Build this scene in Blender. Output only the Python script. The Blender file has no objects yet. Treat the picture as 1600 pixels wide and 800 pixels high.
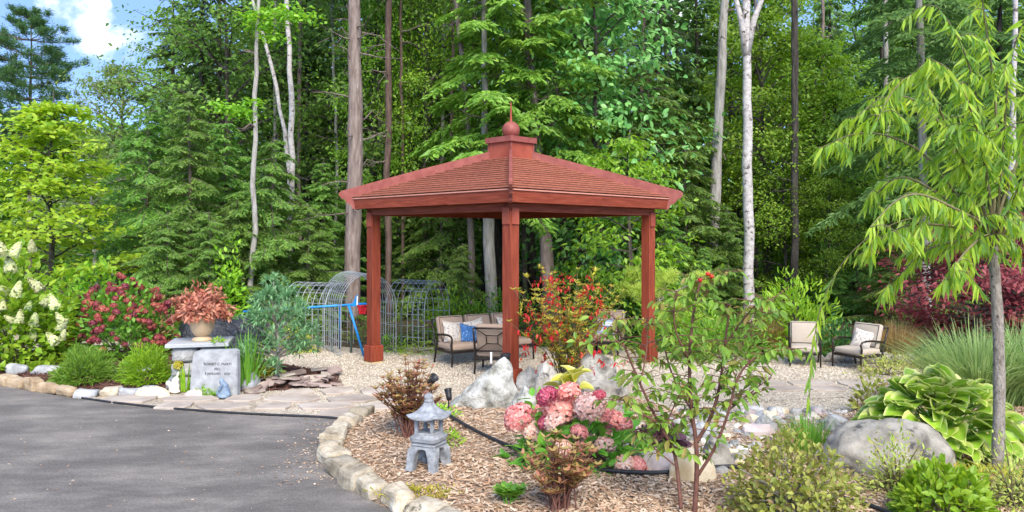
import bpy, bmesh, math, random
import numpy as np
from mathutils import Vector, Matrix, noise as mnoise

scene = bpy.context.scene
COL = scene.collection
R = math.radians
F, HC, YH = 1200.0, 2.34, 370.0          # focal length in photo pixels, eye height, horizon row

# ------------------------------------------------------------------ camera
cam_d = bpy.data.cameras.new('camera')
cam = bpy.data.objects.new('camera', cam_d)
COL.objects.link(cam)
cam.location = (0, 0, HC)
cam.rotation_euler = (R(90), 0, 0)
cam_d.sensor_width = 36.0
cam_d.lens = 36.0 * F / 1600.0
cam_d.shift_y = -(400 - YH) / 1600.0
cam_d.clip_end = 2000
scene.camera = cam

# ------------------------------------------------------------------ sky
SUN_EL, SUN_AZ = 43.0, 166.0             # azimuth clockwise from +Y (away from camera): behind, to the right
w = bpy.data.worlds.new('World')
scene.world = w
w.use_nodes = True
nt = w.node_tree
nt.nodes.clear()
wo = nt.nodes.new('ShaderNodeOutputWorld')
bg = nt.nodes.new('ShaderNodeBackground')
bg.inputs['Strength'].default_value = 0.15
sky = nt.nodes.new('ShaderNodeTexSky')
sky.sky_type = 'NISHITA'
sky.sun_disc = False
sky.sun_elevation = R(SUN_EL)
sky.sun_rotation = R(SUN_AZ)
sky.altitude = 300
sky.air_density = 1.0
sky.dust_density = 0.1
sky.ozone_density = 2.0
tc = nt.nodes.new('ShaderNodeTexCoord')
nz = nt.nodes.new('ShaderNodeTexNoise')
nz.inputs['Scale'].default_value = 5.0
nz.inputs['Detail'].default_value = 6
nz.inputs['Roughness'].default_value = 0.55
mp = nt.nodes.new('ShaderNodeMapping')
mp.inputs['Scale'].default_value = (1, 1, 2.2); mp.inputs['Location'].default_value = (5.1, 2.7, 1.2)
nt.links.new(tc.outputs['Generated'], mp.inputs['Vector'])
nt.links.new(mp.outputs[0], nz.inputs['Vector'])
# one fair weather cloud over the tree tops
cd = Vector(((148 - 800) / F, 1.0, (YH - 42) / F)).normalized()
sub = nt.nodes.new('ShaderNodeVectorMath'); sub.operation = 'SUBTRACT'
sub.inputs[1].default_value = cd
nt.links.new(tc.outputs['Generated'], sub.inputs[0])
scl = nt.nodes.new('ShaderNodeVectorMath'); scl.operation = 'MULTIPLY'
scl.inputs[1].default_value = (1 / 0.075, 1 / 0.075, 1 / 0.042)
nt.links.new(sub.outputs[0], scl.inputs[0])
ln = nt.nodes.new('ShaderNodeVectorMath'); ln.operation = 'LENGTH'
nt.links.new(scl.outputs[0], ln.inputs[0])
nz2 = nt.nodes.new('ShaderNodeTexNoise')
nz2.inputs['Scale'].default_value = 22.0
nz2.inputs['Detail'].default_value = 5
nt.links.new(tc.outputs['Generated'], nz2.inputs['Vector'])
m1 = nt.nodes.new('ShaderNodeMath'); m1.operation = 'MULTIPLY_ADD'
m1.inputs[1].default_value = -3.2
m1.inputs[2].default_value = 2.5
nt.links.new(nz2.outputs['Fac'], m1.inputs[0])
m2 = nt.nodes.new('ShaderNodeMath'); m2.operation = 'ADD'
nt.links.new(m1.outputs[0], m2.inputs[0])
nt.links.new(ln.outputs['Value'], m2.inputs[1])
r1 = nt.nodes.new('ShaderNodeMapRange')
r1.interpolation_type = 'SMOOTHSTEP'
r1.inputs['From Min'].default_value = 1.55
r1.inputs['From Max'].default_value = 0.7
nt.links.new(m2.outputs[0], r1.inputs['Value'])
r2 = nt.nodes.new('ShaderNodeMapRange')
r2.inputs['From Min'].default_value = 0.57
r2.inputs['From Max'].default_value = 0.72
r2.inputs['To Max'].default_value = 0.95
nt.links.new(nz.outputs['Fac'], r2.inputs['Value'])
mx = nt.nodes.new('ShaderNodeMath'); mx.operation = 'MAXIMUM'
nt.links.new(r1.outputs[0], mx.inputs[0])
nt.links.new(r2.outputs[0], mx.inputs[1])
mixc = nt.nodes.new('ShaderNodeMix'); mixc.data_type = 'RGBA'
mixc.inputs[7].default_value = (3.6, 3.6, 3.65, 1)
nt.links.new(mx.outputs[0], mixc.inputs[0])
# fair weather air is clear here: the deep blue starts low above the tree tops
svm = nt.nodes.new('ShaderNodeMapping'); svm.inputs['Scale'].default_value = (1, 1, 5.0)
nrmz = nt.nodes.new('ShaderNodeVectorMath'); nrmz.operation = 'NORMALIZE'
nt.links.new(tc.outputs['Generated'], svm.inputs['Vector']); nt.links.new(svm.outputs[0], nrmz.inputs[0]); nt.links.new(nrmz.outputs[0], sky.inputs['Vector'])
nt.links.new(sky.outputs[0], mixc.inputs[6])
nt.links.new(mixc.outputs[2], bg.inputs['Color'])
nt.links.new(bg.outputs[0], wo.inputs['Surface'])

# ------------------------------------------------------------------ sun (thin high haze: soft edged)
sd = bpy.data.lights.new('sun', 'SUN')
sun = bpy.data.objects.new('sun', sd)
COL.objects.link(sun)
sd.energy = 1.75
sd.angle = R(38)
sd.color = (1.0, 0.92, 0.80)
az, el = R(SUN_AZ), R(SUN_EL)
sdir = Vector((math.sin(az) * math.cos(el), math.cos(az) * math.cos(el), math.sin(el)))
sun.rotation_euler = (-sdir).to_track_quat('-Z', 'Y').to_euler()
sun.location = sdir * 60

scene.view_settings.view_transform = 'Standard'
scene.view_settings.look = 'None'
scene.view_settings.gamma = 1.0
scene.view_settings.use_curve_mapping = False
scene.view_settings.exposure = 2.08
scene.render.engine = 'CYCLES'
scene.cycles.use_denoising = True
try:
    scene.cycles.denoiser = 'OPENIMAGEDENOISE'
    scene.cycles.denoising_input_passes = 'RGB_ALBEDO_NORMAL'
except Exception:
    pass
scene.cycles.max_bounces = 7
scene.cycles.diffuse_bounces = 4
scene.cycles.transmission_bounces = 4
scene.cycles.transparent_max_bounces = 8
scene.cycles.use_adaptive_sampling = True
scene.cycles.adaptive_threshold = 0.02
scene.cycles.sample_clamp_indirect = 6.0

# ------------------------------------------------------------------ helpers: places
def G(px, py, z=0.0):
    Y = F * (HC - z) / (py - YH)
    return np.array(((px - 800) / F * Y, Y, z))

def P(px, py, Y):
    return np.array(((px - 800) / F * Y, Y, HC - (py - YH) / F * Y))

# ------------------------------------------------------------------ helpers: meshes
class MB:
    def __init__(s):
        s.V = []; s.F = []; s.n = 0; s.attr = {}
    def add(s, verts, faces):
        v = np.asarray(verts, dtype=np.float64).reshape(-1, 3)
        if isinstance(faces, np.ndarray):
            s.F.append(faces + s.n)
        else:
            by = {}
            for f in faces:
                by.setdefault(len(f), []).append(f)
            for k, fl in by.items():
                s.F.append(np.array(fl, dtype=np.int64) + s.n)
        s.V.append(v); s.n += len(v)
        return s
    def box(s, c, size, rot=None, bev=0.0, seg=1):
        v, f = unit_box(bev, seg, tuple(size))
        v = v.copy()
        if rot is not None:
            v = v @ np.array(rot.to_matrix() if hasattr(rot, 'to_matrix') else rot).T
        return s.add(v + np.asarray(c, float), f)
    def tube(s, pts, radii, n=6, cap=True):
        p = np.asarray(pts, float); m = len(p)
        r = np.full(m, radii, float) if np.isscalar(radii) else np.asarray(radii, float)
        t = np.gradient(p, axis=0) if m > 2 else np.repeat((p[1] - p[0])[None], 2, 0)
        t = t / (np.linalg.norm(t, axis=1)[:, None] + 1e-9)
        ref = np.array((0, 0, 1.0)) if abs(t[0][2]) < 0.9 else np.array((1.0, 0, 0))
        u = np.cross(t, ref); u /= np.linalg.norm(u, axis=1)[:, None] + 1e-9
        for i in range(1, m):
            k = u[i - 1] - t[i] * (u[i - 1] @ t[i]); nk = np.linalg.norm(k)
            if nk > 1e-6: u[i] = k / nk
        v2 = np.cross(t, u)
        a = np.linspace(0, 2 * np.pi, n, endpoint=False)
        ring = u[:, None, :] * np.cos(a)[None, :, None] + v2[:, None, :] * np.sin(a)[None, :, None]
        V = (p[:, None, :] + ring * r[:, None, None]).reshape(-1, 3)
        i = np.arange(m - 1)[:, None] * n; j = np.arange(n)[None, :]; j2 = (j + 1) % n
        Fq = np.stack([i + j, i + j2, i + n + j2, i + n + j], -1).reshape(-1, 4)
        s.add(V, Fq)
        if cap:
            base = s.n - m * n
            s.F.append(np.array([[base + n - 1 - k for k in range(n)]]))
            s.F.append(np.array([[base + (m - 1) * n + k for k in range(n)]]))
        return s
    def lathe(s, prof, n=20, c=(0, 0, 0)):
        pr = np.asarray(prof, float); m = len(pr)
        a = np.linspace(0, 2 * np.pi, n, endpoint=False)
        V = np.stack([pr[:, 0:1] * np.cos(a), pr[:, 0:1] * np.sin(a), np.repeat(pr[:, 1:2], n, 1)], -1).reshape(-1, 3)
        i = np.arange(m - 1)[:, None] * n; j = np.arange(n)[None, :]; j2 = (j + 1) % n
        Fq = np.stack([i + j, i + j2, i + n + j2, i + n + j], -1).reshape(-1, 4)
        return s.add(V + np.asarray(c, float), Fq)
    def prism(s, poly, a, b):
        """poly: 3D points of one face loop; extruded from +a to +b (vectors)"""
        p = np.asarray(poly, float); n = len(p)
        V = np.concatenate([p + np.asarray(a, float), p + np.asarray(b, float)])
        fs = [list(range(n))[::-1], [n + k for k in range(n)]]
        for k in range(n):
            fs.append([k, (k + 1) % n, n + (k + 1) % n, n + k])
        return s.add(V, fs)
    def mesh(s, name, smooth=False):
        me = bpy.data.meshes.new(name)
        if not s.V: return me
        V = np.concatenate(s.V)
        me.vertices.add(len(V)); me.vertices.foreach_set('co', V.astype(np.float32).ravel())
        li = np.concatenate([f.ravel() for f in s.F])
        tot = np.concatenate([np.full(len(f), f.shape[1]) for f in s.F])
        me.loops.add(len(li)); me.loops.foreach_set('vertex_index', li.astype(np.int32))
        me.polygons.add(len(tot))
        me.polygons.foreach_set('loop_start', np.concatenate([[0], np.cumsum(tot)[:-1]]).astype(np.int32))
        me.update(calc_edges=True)
        me.polygons.foreach_set('use_smooth', np.full(len(tot), bool(smooth)))
        for k, arr in s.attr.items():
            at = me.attributes.new(k, 'FLOAT', 'POINT'); at.data.foreach_set('value', np.asarray(arr, np.float32))
        return me

_bc = {}
def unit_box(bev, seg, size):
    key = (round(bev, 4), seg, tuple(round(float(x), 4) for x in size))
    if key not in _bc:
        bm = bmesh.new(); bmesh.ops.create_cube(bm, size=1.0)
        bmesh.ops.scale(bm, vec=Vector(size), verts=bm.verts)
        if bev > 0:
            bmesh.ops.bevel(bm, geom=list(bm.edges), offset=min(bev, min(size) * .49), segments=seg, profile=.5, affect='EDGES')
        bm.verts.index_update()
        v = np.array([x.co[:] for x in bm.verts]); f = [[q.index for q in x.verts] for x in bm.faces]
        bm.free(); _bc[key] = (v, f)
    return _bc[key]

def rock_vf(seed, size, sub=3, rough=.16, cuts=7, flat=.0):
    """an angular boulder centred on its base"""
    rg = np.random.default_rng(seed)
    bm = bmesh.new(); bmesh.ops.create_icosphere(bm, subdivisions=sub, radius=1.0)
    v = np.array([x.co[:] for x in bm.verts]); f = np.array([[q.index for q in x.verts] for x in bm.faces]); bm.free()
    for k in range(cuts):
        n = rg.normal(size=3); n[2] = abs(n[2]) * .8 + (.1 if k else 1.2); n /= np.linalg.norm(n)
        d = rg.uniform(.55, .85); h = v @ n
        v = v - np.outer(np.maximum(h - d, 0) * .92, n)
    off = Vector(rg.uniform(-50, 50, 3))
    nn = np.array([mnoise.fractal(Vector(p) * 1.7 + off, 1.0, 2.0, 3) for p in v])
    n2 = np.array([mnoise.noise(Vector(p) * 6.0 + off) for p in v])
    v = v * (1 + rough * nn + rough * .25 * n2)[:, None]
    v[:, 2] = np.maximum(v[:, 2], -.45)
    v -= (v.max(0) + v.min(0)) / 2
    v = v / (v.max(0) - v.min(0)) * np.array(size)
    v[:, 2] -= v[:, 2].min()
    return v, f

def rock_mesh(name, seed, size, sub=3, rough=.16, cuts=7, smooth=False):
    m = MB(); m.add(*rock_vf(seed, size, sub, rough, cuts)); return m.mesh(name, smooth)

# leaf shapes: x across (in widths), y along (in lengths), z out of the leaf (in lengths)
T_DIA = (np.array([(0, 0, 0), (-.5, .45, .05), (0, 1, -.06), (.5, .45, .05)]), np.array([(0, 3, 2), (0, 2, 1)]))
T_LEAF = (np.array([(0, 0, 0), (-.36, .22, .05), (0, .3, -.01), (.36, .22, .05), (-.46, .5, .04), (0, .6, -.02), (.46, .5, .04), (-.26, .8, -.02), (.26, .8, -.02), (0, 1, -.12)]),
          [(0, 2, 1), (0, 3, 2), (1, 2, 5, 4), (2, 3, 6, 5), (4, 5, 7), (5, 6, 8), (7, 5, 9), (5, 8, 9)])
T_LANCE = (np.array([(0, 0, 0), (-.4, .2, .0), (.4, .2, .0), (-.5, .45, -.04), (.5, .45, -.04), (-.3, .75, -.12), (.3, .75, -.12), (0, 1, -.24)]),
           [(0, 2, 1), (1, 2, 4, 3), (3, 4, 6, 5), (5, 6, 7)])
T_BLADE = (np.array([(-.5, 0, 0), (.5, 0, 0), (-.45, .35, .0), (.45, .35, .0), (-.35, .65, -.05), (.35, .65, -.05), (-.2, .86, -.16), (.2, .86, -.16), (0, 1, -.3)]),
           [(0, 1, 3, 2), (2, 3, 5, 4), (4, 5, 7, 6), (6, 7, 8)])
T_NEEDLE = (np.array([(-.5, 0, 0), (.5, 0, 0), (0, 1, -.03)]), np.array([(0, 1, 2)]))

def nrm(a):
    return a / (np.linalg.norm(a, axis=-1, keepdims=True) + 1e-9)

def leafset(mb, pos, d, up, L, W, T=T_DIA):
    pos = np.asarray(pos, float); N = len(pos)
    if N == 0: return
    d = nrm(np.asarray(d, float)); up = np.broadcast_to(np.asarray(up, float), d.shape)
    s = nrm(np.cross(d, up)); n = np.cross(s, d)
    L = np.broadcast_to(np.asarray(L, float), (N,)); W = np.broadcast_to(np.asarray(W, float), (N,))
    tv, tf = T; k = len(tv)
    V = pos[:, None] + s[:, None] * (tv[None, :, 0:1] * W[:, None, None]) + d[:, None] * (tv[None, :, 1:2] * L[:, None, None]) + n[:, None] * (tv[None, :, 2:3] * L[:, None, None])
    off = (np.arange(N) * k)[:, None, None] + mb.n
    by = {}
    for f in tf: by.setdefault(len(f), []).append(list(f))
    for kk, fl in by.items():
        mb.F.append((np.array(fl)[None] + off).reshape(-1, kk))
    mb.V.append(V.reshape(-1, 3)); mb.n += N * k

# ------------------------------------------------------------------ helpers: objects
def tagit(o, label=None, cat=None, group=None, kind=None):
    if label: o['label'] = label
    if cat: o['category'] = cat
    if group: o['group'] = group
    if kind: o['kind'] = kind
    return o

def thing(name, label, cat, loc=(0, 0, 0), rz=0.0, group=None, scale=1.0):
    o = bpy.data.objects.new(name, None); COL.objects.link(o)
    o.empty_display_size = .2
    o.location = Vector([float(x) for x in loc]); o.rotation_euler = (0, 0, rz)
    o.scale = (scale,) * 3 if np.isscalar(scale) else scale
    return tagit(o, label, cat, group)

def part(name, me, material, parent=None, loc=(0, 0, 0), rot=(0, 0, 0), scale=None, smooth=None, kind=None):
    if isinstance(me, MB): me = me.mesh(name, bool(smooth))
    if material is not None and len(me.materials) == 0: me.materials.append(material)
    o = bpy.data.objects.new(name, me); COL.objects.link(o)
    o.location = Vector([float(x) for x in loc]); o.rotation_euler = rot
    if scale is not None: o.scale = (scale,) * 3 if np.isscalar(scale) else scale
    if parent is not None: o.parent = parent
    if kind: o['kind'] = kind
    return o

def single(name, label, cat, me, material, loc=(0, 0, 0), rot=(0, 0, 0), group=None, scale=None, smooth=False):
    o = part(name, me, material, None, loc, rot, scale, smooth)
    return tagit(o, label, cat, group)

def copy_tree(o, parent=None):
    c = o.copy(); COL.objects.link(c); c.parent = parent
    for ch in list(o.children): copy_tree(ch, c)
    return c

# ------------------------------------------------------------------ helpers: materials
def nmat(name):
    m = bpy.data.materials.new(name); m.use_nodes = True
    nt = m.node_tree; b = nt.nodes['Principled BSDF']
    return m, nt, b, nt.nodes['Material Output']

def N(nt, typ, **kw):
    n = nt.nodes.new(typ)
    for k, v in kw.items():
        if k.startswith('_'): setattr(n, k[1:], v)
        else: n.inputs[k.replace('_', ' ')].default_value = v
    return n

def ramp(nt, fac, stops):
    r = nt.nodes.new('ShaderNodeValToRGB')
    e = r.color_ramp.elements
    while len(e) < len(stops): e.new(0.5)
    for i, (p, c) in enumerate(stops):
        e[i].position = p; e[i].color = (*c, 1)
    if fac is not None: nt.links.new(fac, r.inputs['Fac'])
    return r

def even(cols):
    n = len(cols)
    return [(i / max(1, n - 1), c) for i, c in enumerate(cols)]

def leafmat(name, cols, trans=.35, rough=.45, spec=.35, jitter=.25):
    m, nt, b, out = nmat(name)
    g = N(nt, 'ShaderNodeNewGeometry')
    oi = N(nt, 'ShaderNodeObjectInfo')
    r = ramp(nt, g.outputs['Random Per Island'], even(cols))
    h = N(nt, 'ShaderNodeHueSaturation')
    mr = N(nt, 'ShaderNodeMapRange'); mr.inputs['To Min'].default_value = 1 - jitter; mr.inputs['To Max'].default_value = 1 + jitter
    nt.links.new(oi.outputs['Random'], mr.inputs['Value'])
    nt.links.new(mr.outputs[0], h.inputs['Value'])
    mr2 = N(nt, 'ShaderNodeMapRange'); mr2.inputs['To Min'].default_value = .5 - jitter * .06; mr2.inputs['To Max'].default_value = .5 + jitter * .06
    nt.links.new(oi.outputs['Random'], mr2.inputs['Value']); nt.links.new(mr2.outputs[0], h.inputs['Hue'])
    nt.links.new(r.outputs[0], h.inputs['Color'])
    nt.links.new(h.outputs[0], b.inputs['Base Color'])
    b.inputs['Roughness'].default_value = rough
    b.inputs['Specular IOR Level'].default_value = spec
    t = N(nt, 'ShaderNodeBsdfTranslucent')
    h2 = N(nt, 'ShaderNodeHueSaturation', Hue=.485, Saturation=1.05, Value=1.5)
    nt.links.new(h.outputs[0], h2.inputs['Color']); nt.links.new(h2.outputs[0], t.inputs['Color'])
    mx = N(nt, 'ShaderNodeMixShader', Fac=trans)
    nt.links.new(b.outputs[0], mx.inputs[1]); nt.links.new(t.outputs[0], mx.inputs[2])
    nt.links.new(mx.outputs[0], out.inputs['Surface'])
    return m

def noisemat(name, cols, scale=8, detail=6, rough=.8, bump=.3, bscale=None, stretch=(1, 1, 1), spec=.3, obj_jit=.15, dist=.02, metal=0.0, coords='Object', speck=None, lo=.3, hi=.7, rot=0.0):
    m, nt, b, out = nmat(name)
    tc = N(nt, 'ShaderNodeTexCoord'); mp = N(nt, 'ShaderNodeMapping')
    mp.inputs['Scale'].default_value = stretch; mp.vector_type = 'TEXTURE' if rot else 'POINT'
    if rot: mp.inputs['Rotation'].default_value = (0, 0, rot); mp.inputs['Scale'].default_value = [1 / q for q in stretch]
    oi = N(nt, 'ShaderNodeObjectInfo')
    vm = N(nt, 'ShaderNodeVectorMath', _operation='SCALE'); vm.inputs[0].default_value = (37, 19, 53)
    nt.links.new(oi.outputs['Random'], vm.inputs['Scale'])
    nt.links.new(tc.outputs[coords], mp.inputs['Vector']); nt.links.new(vm.outputs[0], mp.inputs['Location'])
    n1 = N(nt, 'ShaderNodeTexNoise', Scale=scale, Detail=detail, Roughness=.6)
    nt.links.new(mp.outputs[0], n1.inputs['Vector'])
    k = len(cols); cols = [tuple(q * .84 for q in c) for c in cols]
    r = ramp(nt, n1.outputs['Fac'], [(lo + (hi - lo) * i / max(1, k - 1), c) for i, c in enumerate(cols)])
    colo = r.outputs[0]
    if speck:
        n3 = N(nt, 'ShaderNodeTexNoise', Scale=speck[0], Detail=3, Roughness=.7)
        nt.links.new(mp.outputs[0], n3.inputs['Vector'])
        r3 = ramp(nt, n3.outputs['Fac'], [(speck[2], (0, 0, 0)), (speck[2] + .08, (1, 1, 1))])
        mc = N(nt, 'ShaderNodeMix', _data_type='RGBA'); mc.inputs[7].default_value = (*speck[1], 1)
        nt.links.new(r3.outputs[0], mc.inputs[0]); nt.links.new(colo, mc.inputs[6]); colo = mc.outputs[2]
    h = N(nt, 'ShaderNodeHueSaturation')
    mr = N(nt, 'ShaderNodeMapRange'); mr.inputs['To Min'].default_value = 1 - obj_jit; mr.inputs['To Max'].default_value = 1 + obj_jit
    nt.links.new(oi.outputs['Random'], mr.inputs['Value']); nt.links.new(mr.outputs[0], h.inputs['Value'])
    nt.links.new(colo, h.inputs['Color']); nt.links.new(h.outputs[0], b.inputs['Base Color'])
    b.inputs['Roughness'].default_value = rough; b.inputs['Specular IOR Level'].default_value = spec; b.inputs['Metallic'].default_value = metal
    if bump:
        n2 = N(nt, 'ShaderNodeTexNoise', Scale=bscale or scale * 3, Detail=5, Roughness=.65)
        nt.links.new(mp.outputs[0], n2.inputs['Vector'])
        bp = N(nt, 'ShaderNodeBump', Strength=bump, Distance=dist)
        nt.links.new(n2.outputs['Fac'], bp.inputs['Height']); nt.links.new(bp.outputs[0], b.inputs['Normal'])
    return m

M = {}
# wood stain, stone, metal, cloth
M['stain'] = noisemat('red_stained_wood', [(.21, .042, .024), (.29, .062, .035), (.36, .090, .054)], scale=3, stretch=(1, 1, 1), spec=.2, rough=.6, bump=.15, bscale=30, obj_jit=.1, dist=.004)
_st = [(.14, .024, .011), (.215, .039, .018), (.275, .056, .027), (.335, .079, .040)]
for _k, _s, _r in (('stain_v', (9, 9, .7), 0.0), ('stain_a', (.8, 12, 12), R(45)), ('stain_b', (.8, 12, 12), R(-45))):
    M[_k] = noisemat('red_stained_wood', _st, scale=3.2, detail=8, stretch=_s, rot=_r, spec=.2, rough=.62, bump=.25, bscale=9, obj_jit=.16, dist=.004, lo=.28, hi=.72, speck=(2.2, (.15, .045, .03), .63))
M['stain_top'] = noisemat('red_stained_trim', [(.21, .05, .038), (.27, .073, .057), (.33, .10, .078)], scale=7, spec=.25, rough=.55, bump=.1, obj_jit=.08, dist=.004)
M['shingle'] = noisemat('red_cedar_shingle', [(.28, .085, .05), (.35, .12, .073), (.42, .16, .10)], scale=14, rough=.75, spec=.15, bump=.2, bscale=60, obj_jit=.08, dist=.004)
M['drip'] = noisemat('pale_red_edge', [(.52, .20, .14), (.62, .28, .2)], scale=6, rough=.6, bump=.1, obj_jit=.05)
M['footing'] = noisemat('raw_wood_footing', [(.55, .36, .14), (.62, .45, .22)], scale=8, bump=.1)
M['tanstone'] = noisemat('tan_curb_stone', [(.18, .135, .085), (.36, .295, .205), (.52, .45, .34)], scale=5, rough=.9, bump=.7, bscale=16, obj_jit=.34, dist=.03, lo=.3, hi=.62, speck=(7, (.10, .09, .06), .62))
M['ochrestone'] = noisemat('ochre_curb_stone', [(.28, .18, .10), (.43, .31, .19), (.54, .43, .30)], scale=5, rough=.9, bump=.6, bscale=16, obj_jit=.12, dist=.03)
M['greystone'] = noisemat('grey_curb_stone', [(.20, .195, .185), (.36, .355, .35), (.50, .495, .485)], scale=5, rough=.9, bump=.6, bscale=16, obj_jit=.15, dist=.03)
M['whiterock'] = noisemat('white_marble_rock', [(.085, .08, .065), (.30, .29, .25), (.52, .505, .46)], scale=5.5, rough=.85, bump=.9, bscale=14, obj_jit=.1, dist=.04, lo=.3, hi=.6)
M['granite'] = noisemat('lichen_granite', [(.17, .15, .125), (.31, .28, .235), (.48, .435, .37)], scale=5, rough=.9, bump=.7, bscale=22, obj_jit=.1, dist=.02, speck=(4.5, (.075, .07, .065), .585))
M['cobble'] = noisemat('river_cobble', [(.33, .29, .245), (.52, .475, .41), (.63, .59, .53)], scale=5, rough=.8, bump=.3, obj_jit=.38, dist=.01)
M['tancobble'] = noisemat('buff_boulder', [(.50, .33, .15), (.70, .58, .40), (.78, .70, .56)], scale=2.6, rough=.85, bump=.4, obj_jit=.06)
M['pinkslab'] = noisemat('pink_sandstone_slab', [(.40, .30, .26), (.50, .40, .36), (.58, .50, .45)], scale=3, rough=.85, bump=.3, obj_jit=.12)
M['slate'] = noisemat('brown_slate', [(.17, .12, .10), (.30, .22, .19), (.42, .33, .28)], scale=3, rough=.85, bump=.4, obj_jit=.3)
M['flag'] = noisemat('pale_flagstone', [(.30, .24, .19), (.42, .345, .28), (.52, .445, .37)], scale=1.6, rough=.88, bump=.35, bscale=14, obj_jit=.14, dist=.015)
M['blocks'] = noisemat('split_grey_block', [(.22, .215, .205), (.36, .35, .335), (.50, .49, .475)], scale=5, rough=.92, bump=.9, bscale=11, obj_jit=.14, dist=.05)
M['cap'] = noisemat('thermal_bluestone', [(.36, .365, .37), (.46, .465, .47)], scale=12, rough=.85, bump=.2, obj_jit=.03)
M['memorial'] = noisemat('dressed_grey_granite', [(.27, .272, .275), (.36, .362, .365), (.45, .452, .455)], scale=9, rough=.8, bump=.35, bscale=20, obj_jit=.03, dist=.02)
M['ink'] = noisemat('engraved_dark_letter', [(.05, .05, .06), (.08, .08, .09)], scale=10, bump=0)
M['castgrey'] = noisemat('cast_stone_grey', [(.19, .197, .207), (.28, .287, .30), (.38, .388, .40)], scale=9, rough=.85, bump=.3, bscale=60, obj_jit=.03, dist=.006, speck=(16, (.13, .135, .12), .60), lo=.35, hi=.65)
M['terracotta'] = noisemat('pale_terracotta', [(.52, .36, .21), (.63, .46, .29)], scale=5, rough=.75, bump=.15, obj_jit=.03)
M['bronze'] = noisemat('dark_bronze_metal', [(.018, .012, .009), (.035, .024, .018)], scale=6, rough=.42, bump=0, obj_jit=.1, metal=.35, spec=.5)
M['cushion'] = noisemat('tan_woven_cloth', [(.35, .25, .18), (.42, .31, .23)], scale=40, rough=.95, bump=.25, bscale=160, obj_jit=.06, dist=.003)
M['sling'] = noisemat('beige_sling_cloth', [(.42, .35, .27), (.48, .40, .32)], scale=30, rough=.9, bump=.15, bscale=200, obj_jit=.05, dist=.003)
M['floral'] = noisemat('grey_floral_cloth', [(.66, .58, .48), (.72, .64, .54)], scale=4, rough=.95, bump=.1, speck=(26, (.26, .23, .22), .53), obj_jit=.05)
M['bluecloth'] = noisemat('blue_ikat_cloth', [(.03, .10, .26), (.05, .16, .38)], scale=14, rough=.95, bump=.1, speck=(30, (.25, .36, .52), .56), obj_jit=.05)
M['white'] = noisemat('white_plastic', [(.72, .72, .70), (.8, .8, .78)], scale=4, bump=0, rough=.5)
M['black'] = noisemat('black_plastic', [(.012, .012, .013), (.03, .03, .032)], scale=8, bump=0, rough=.45)
M['tarp'] = noisemat('black_plastic_sheet', [(.008, .009, .012), (.02, .022, .028)], scale=3, bump=1.0, bscale=6, rough=.3, dist=.09, spec=.45)
M['hose'] = noisemat('black_hose', [(.016, .016, .018), (.035, .035, .04)], scale=8, bump=0, rough=.55)
M['wire'] = noisemat('galvanised_wire', [(.30, .32, .33), (.42, .44, .44)], scale=10, rough=.45, bump=0, metal=.2, obj_jit=.08)
M['bluepaint'] = noisemat('blue_enamel_pipe', [(.01, .17, .50), (.02, .26, .62)], scale=4, bump=0, rough=.35)
M['greenpost'] = noisemat('green_steel_post', [(.05, .08, .06), (.09, .12, .09)], scale=6, bump=0, rough=.6)
M['rednet'] = noisemat('red_net_cord', [(.50, .01, .02), (.6, .02, .03)], scale=5, bump=0, rough=.6)
M['bluefig'] = noisemat('blue_grey_resin', [(.11, .17, .26), (.22, .29, .38), (.36, .42, .5)], scale=9, bump=.2, rough=.6)
M['whitefig'] = noisemat('white_weathered_resin', [(.5, .46, .36), (.75, .72, .64)], scale=9, bump=.2, rough=.7)
M['mulch'] = noisemat('tan_wood_mulch', [(.15, .085, .05), (.31, .20, .125), (.45, .33, .225), (.55, .43, .31)], scale=22, detail=8, rough=.95, bump=1.0, bscale=34, dist=.03, coords='Generated' if False else 'Object', obj_jit=0, stretch=(1, 1.6, 1))
M['redmulch'] = noisemat('red_brown_mulch', [(.055, .025, .018), (.12, .055, .04), (.22, .11, .08)], scale=26, detail=8, rough=.95, bump=1.0, bscale=40, dist=.03, obj_jit=0)
M['litter'] = noisemat('forest_floor_litter', [(.035, .025, .015), (.08, .055, .03), (.13, .10, .05)], scale=4, detail=10, rough=1, bump=.8, bscale=20, dist=.05, obj_jit=0)
M['chip'] = leafmat('mulch_chip_wood', [(.17, .095, .055), (.32, .205, .125), (.45, .325, .22), (.56, .435, .32), (.38, .215, .12)], trans=0, rough=.9, spec=.2, jitter=0)
M['redchip'] = leafmat('red_mulch_chip', [(0.044, 0.019, 0.014), (0.096, 0.044, 0.030), (0.174, 0.087, 0.065)], trans=0, rough=.9, spec=.2, jitter=0)
M['pebble'] = leafmat('crushed_gravel_stone', [(.32, .27, .205), (.43, .375, .295), (.53, .475, .385), (.24, .195, .145), (.48, .40, .31)], trans=0, rough=.9, spec=.2, jitter=0)
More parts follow.
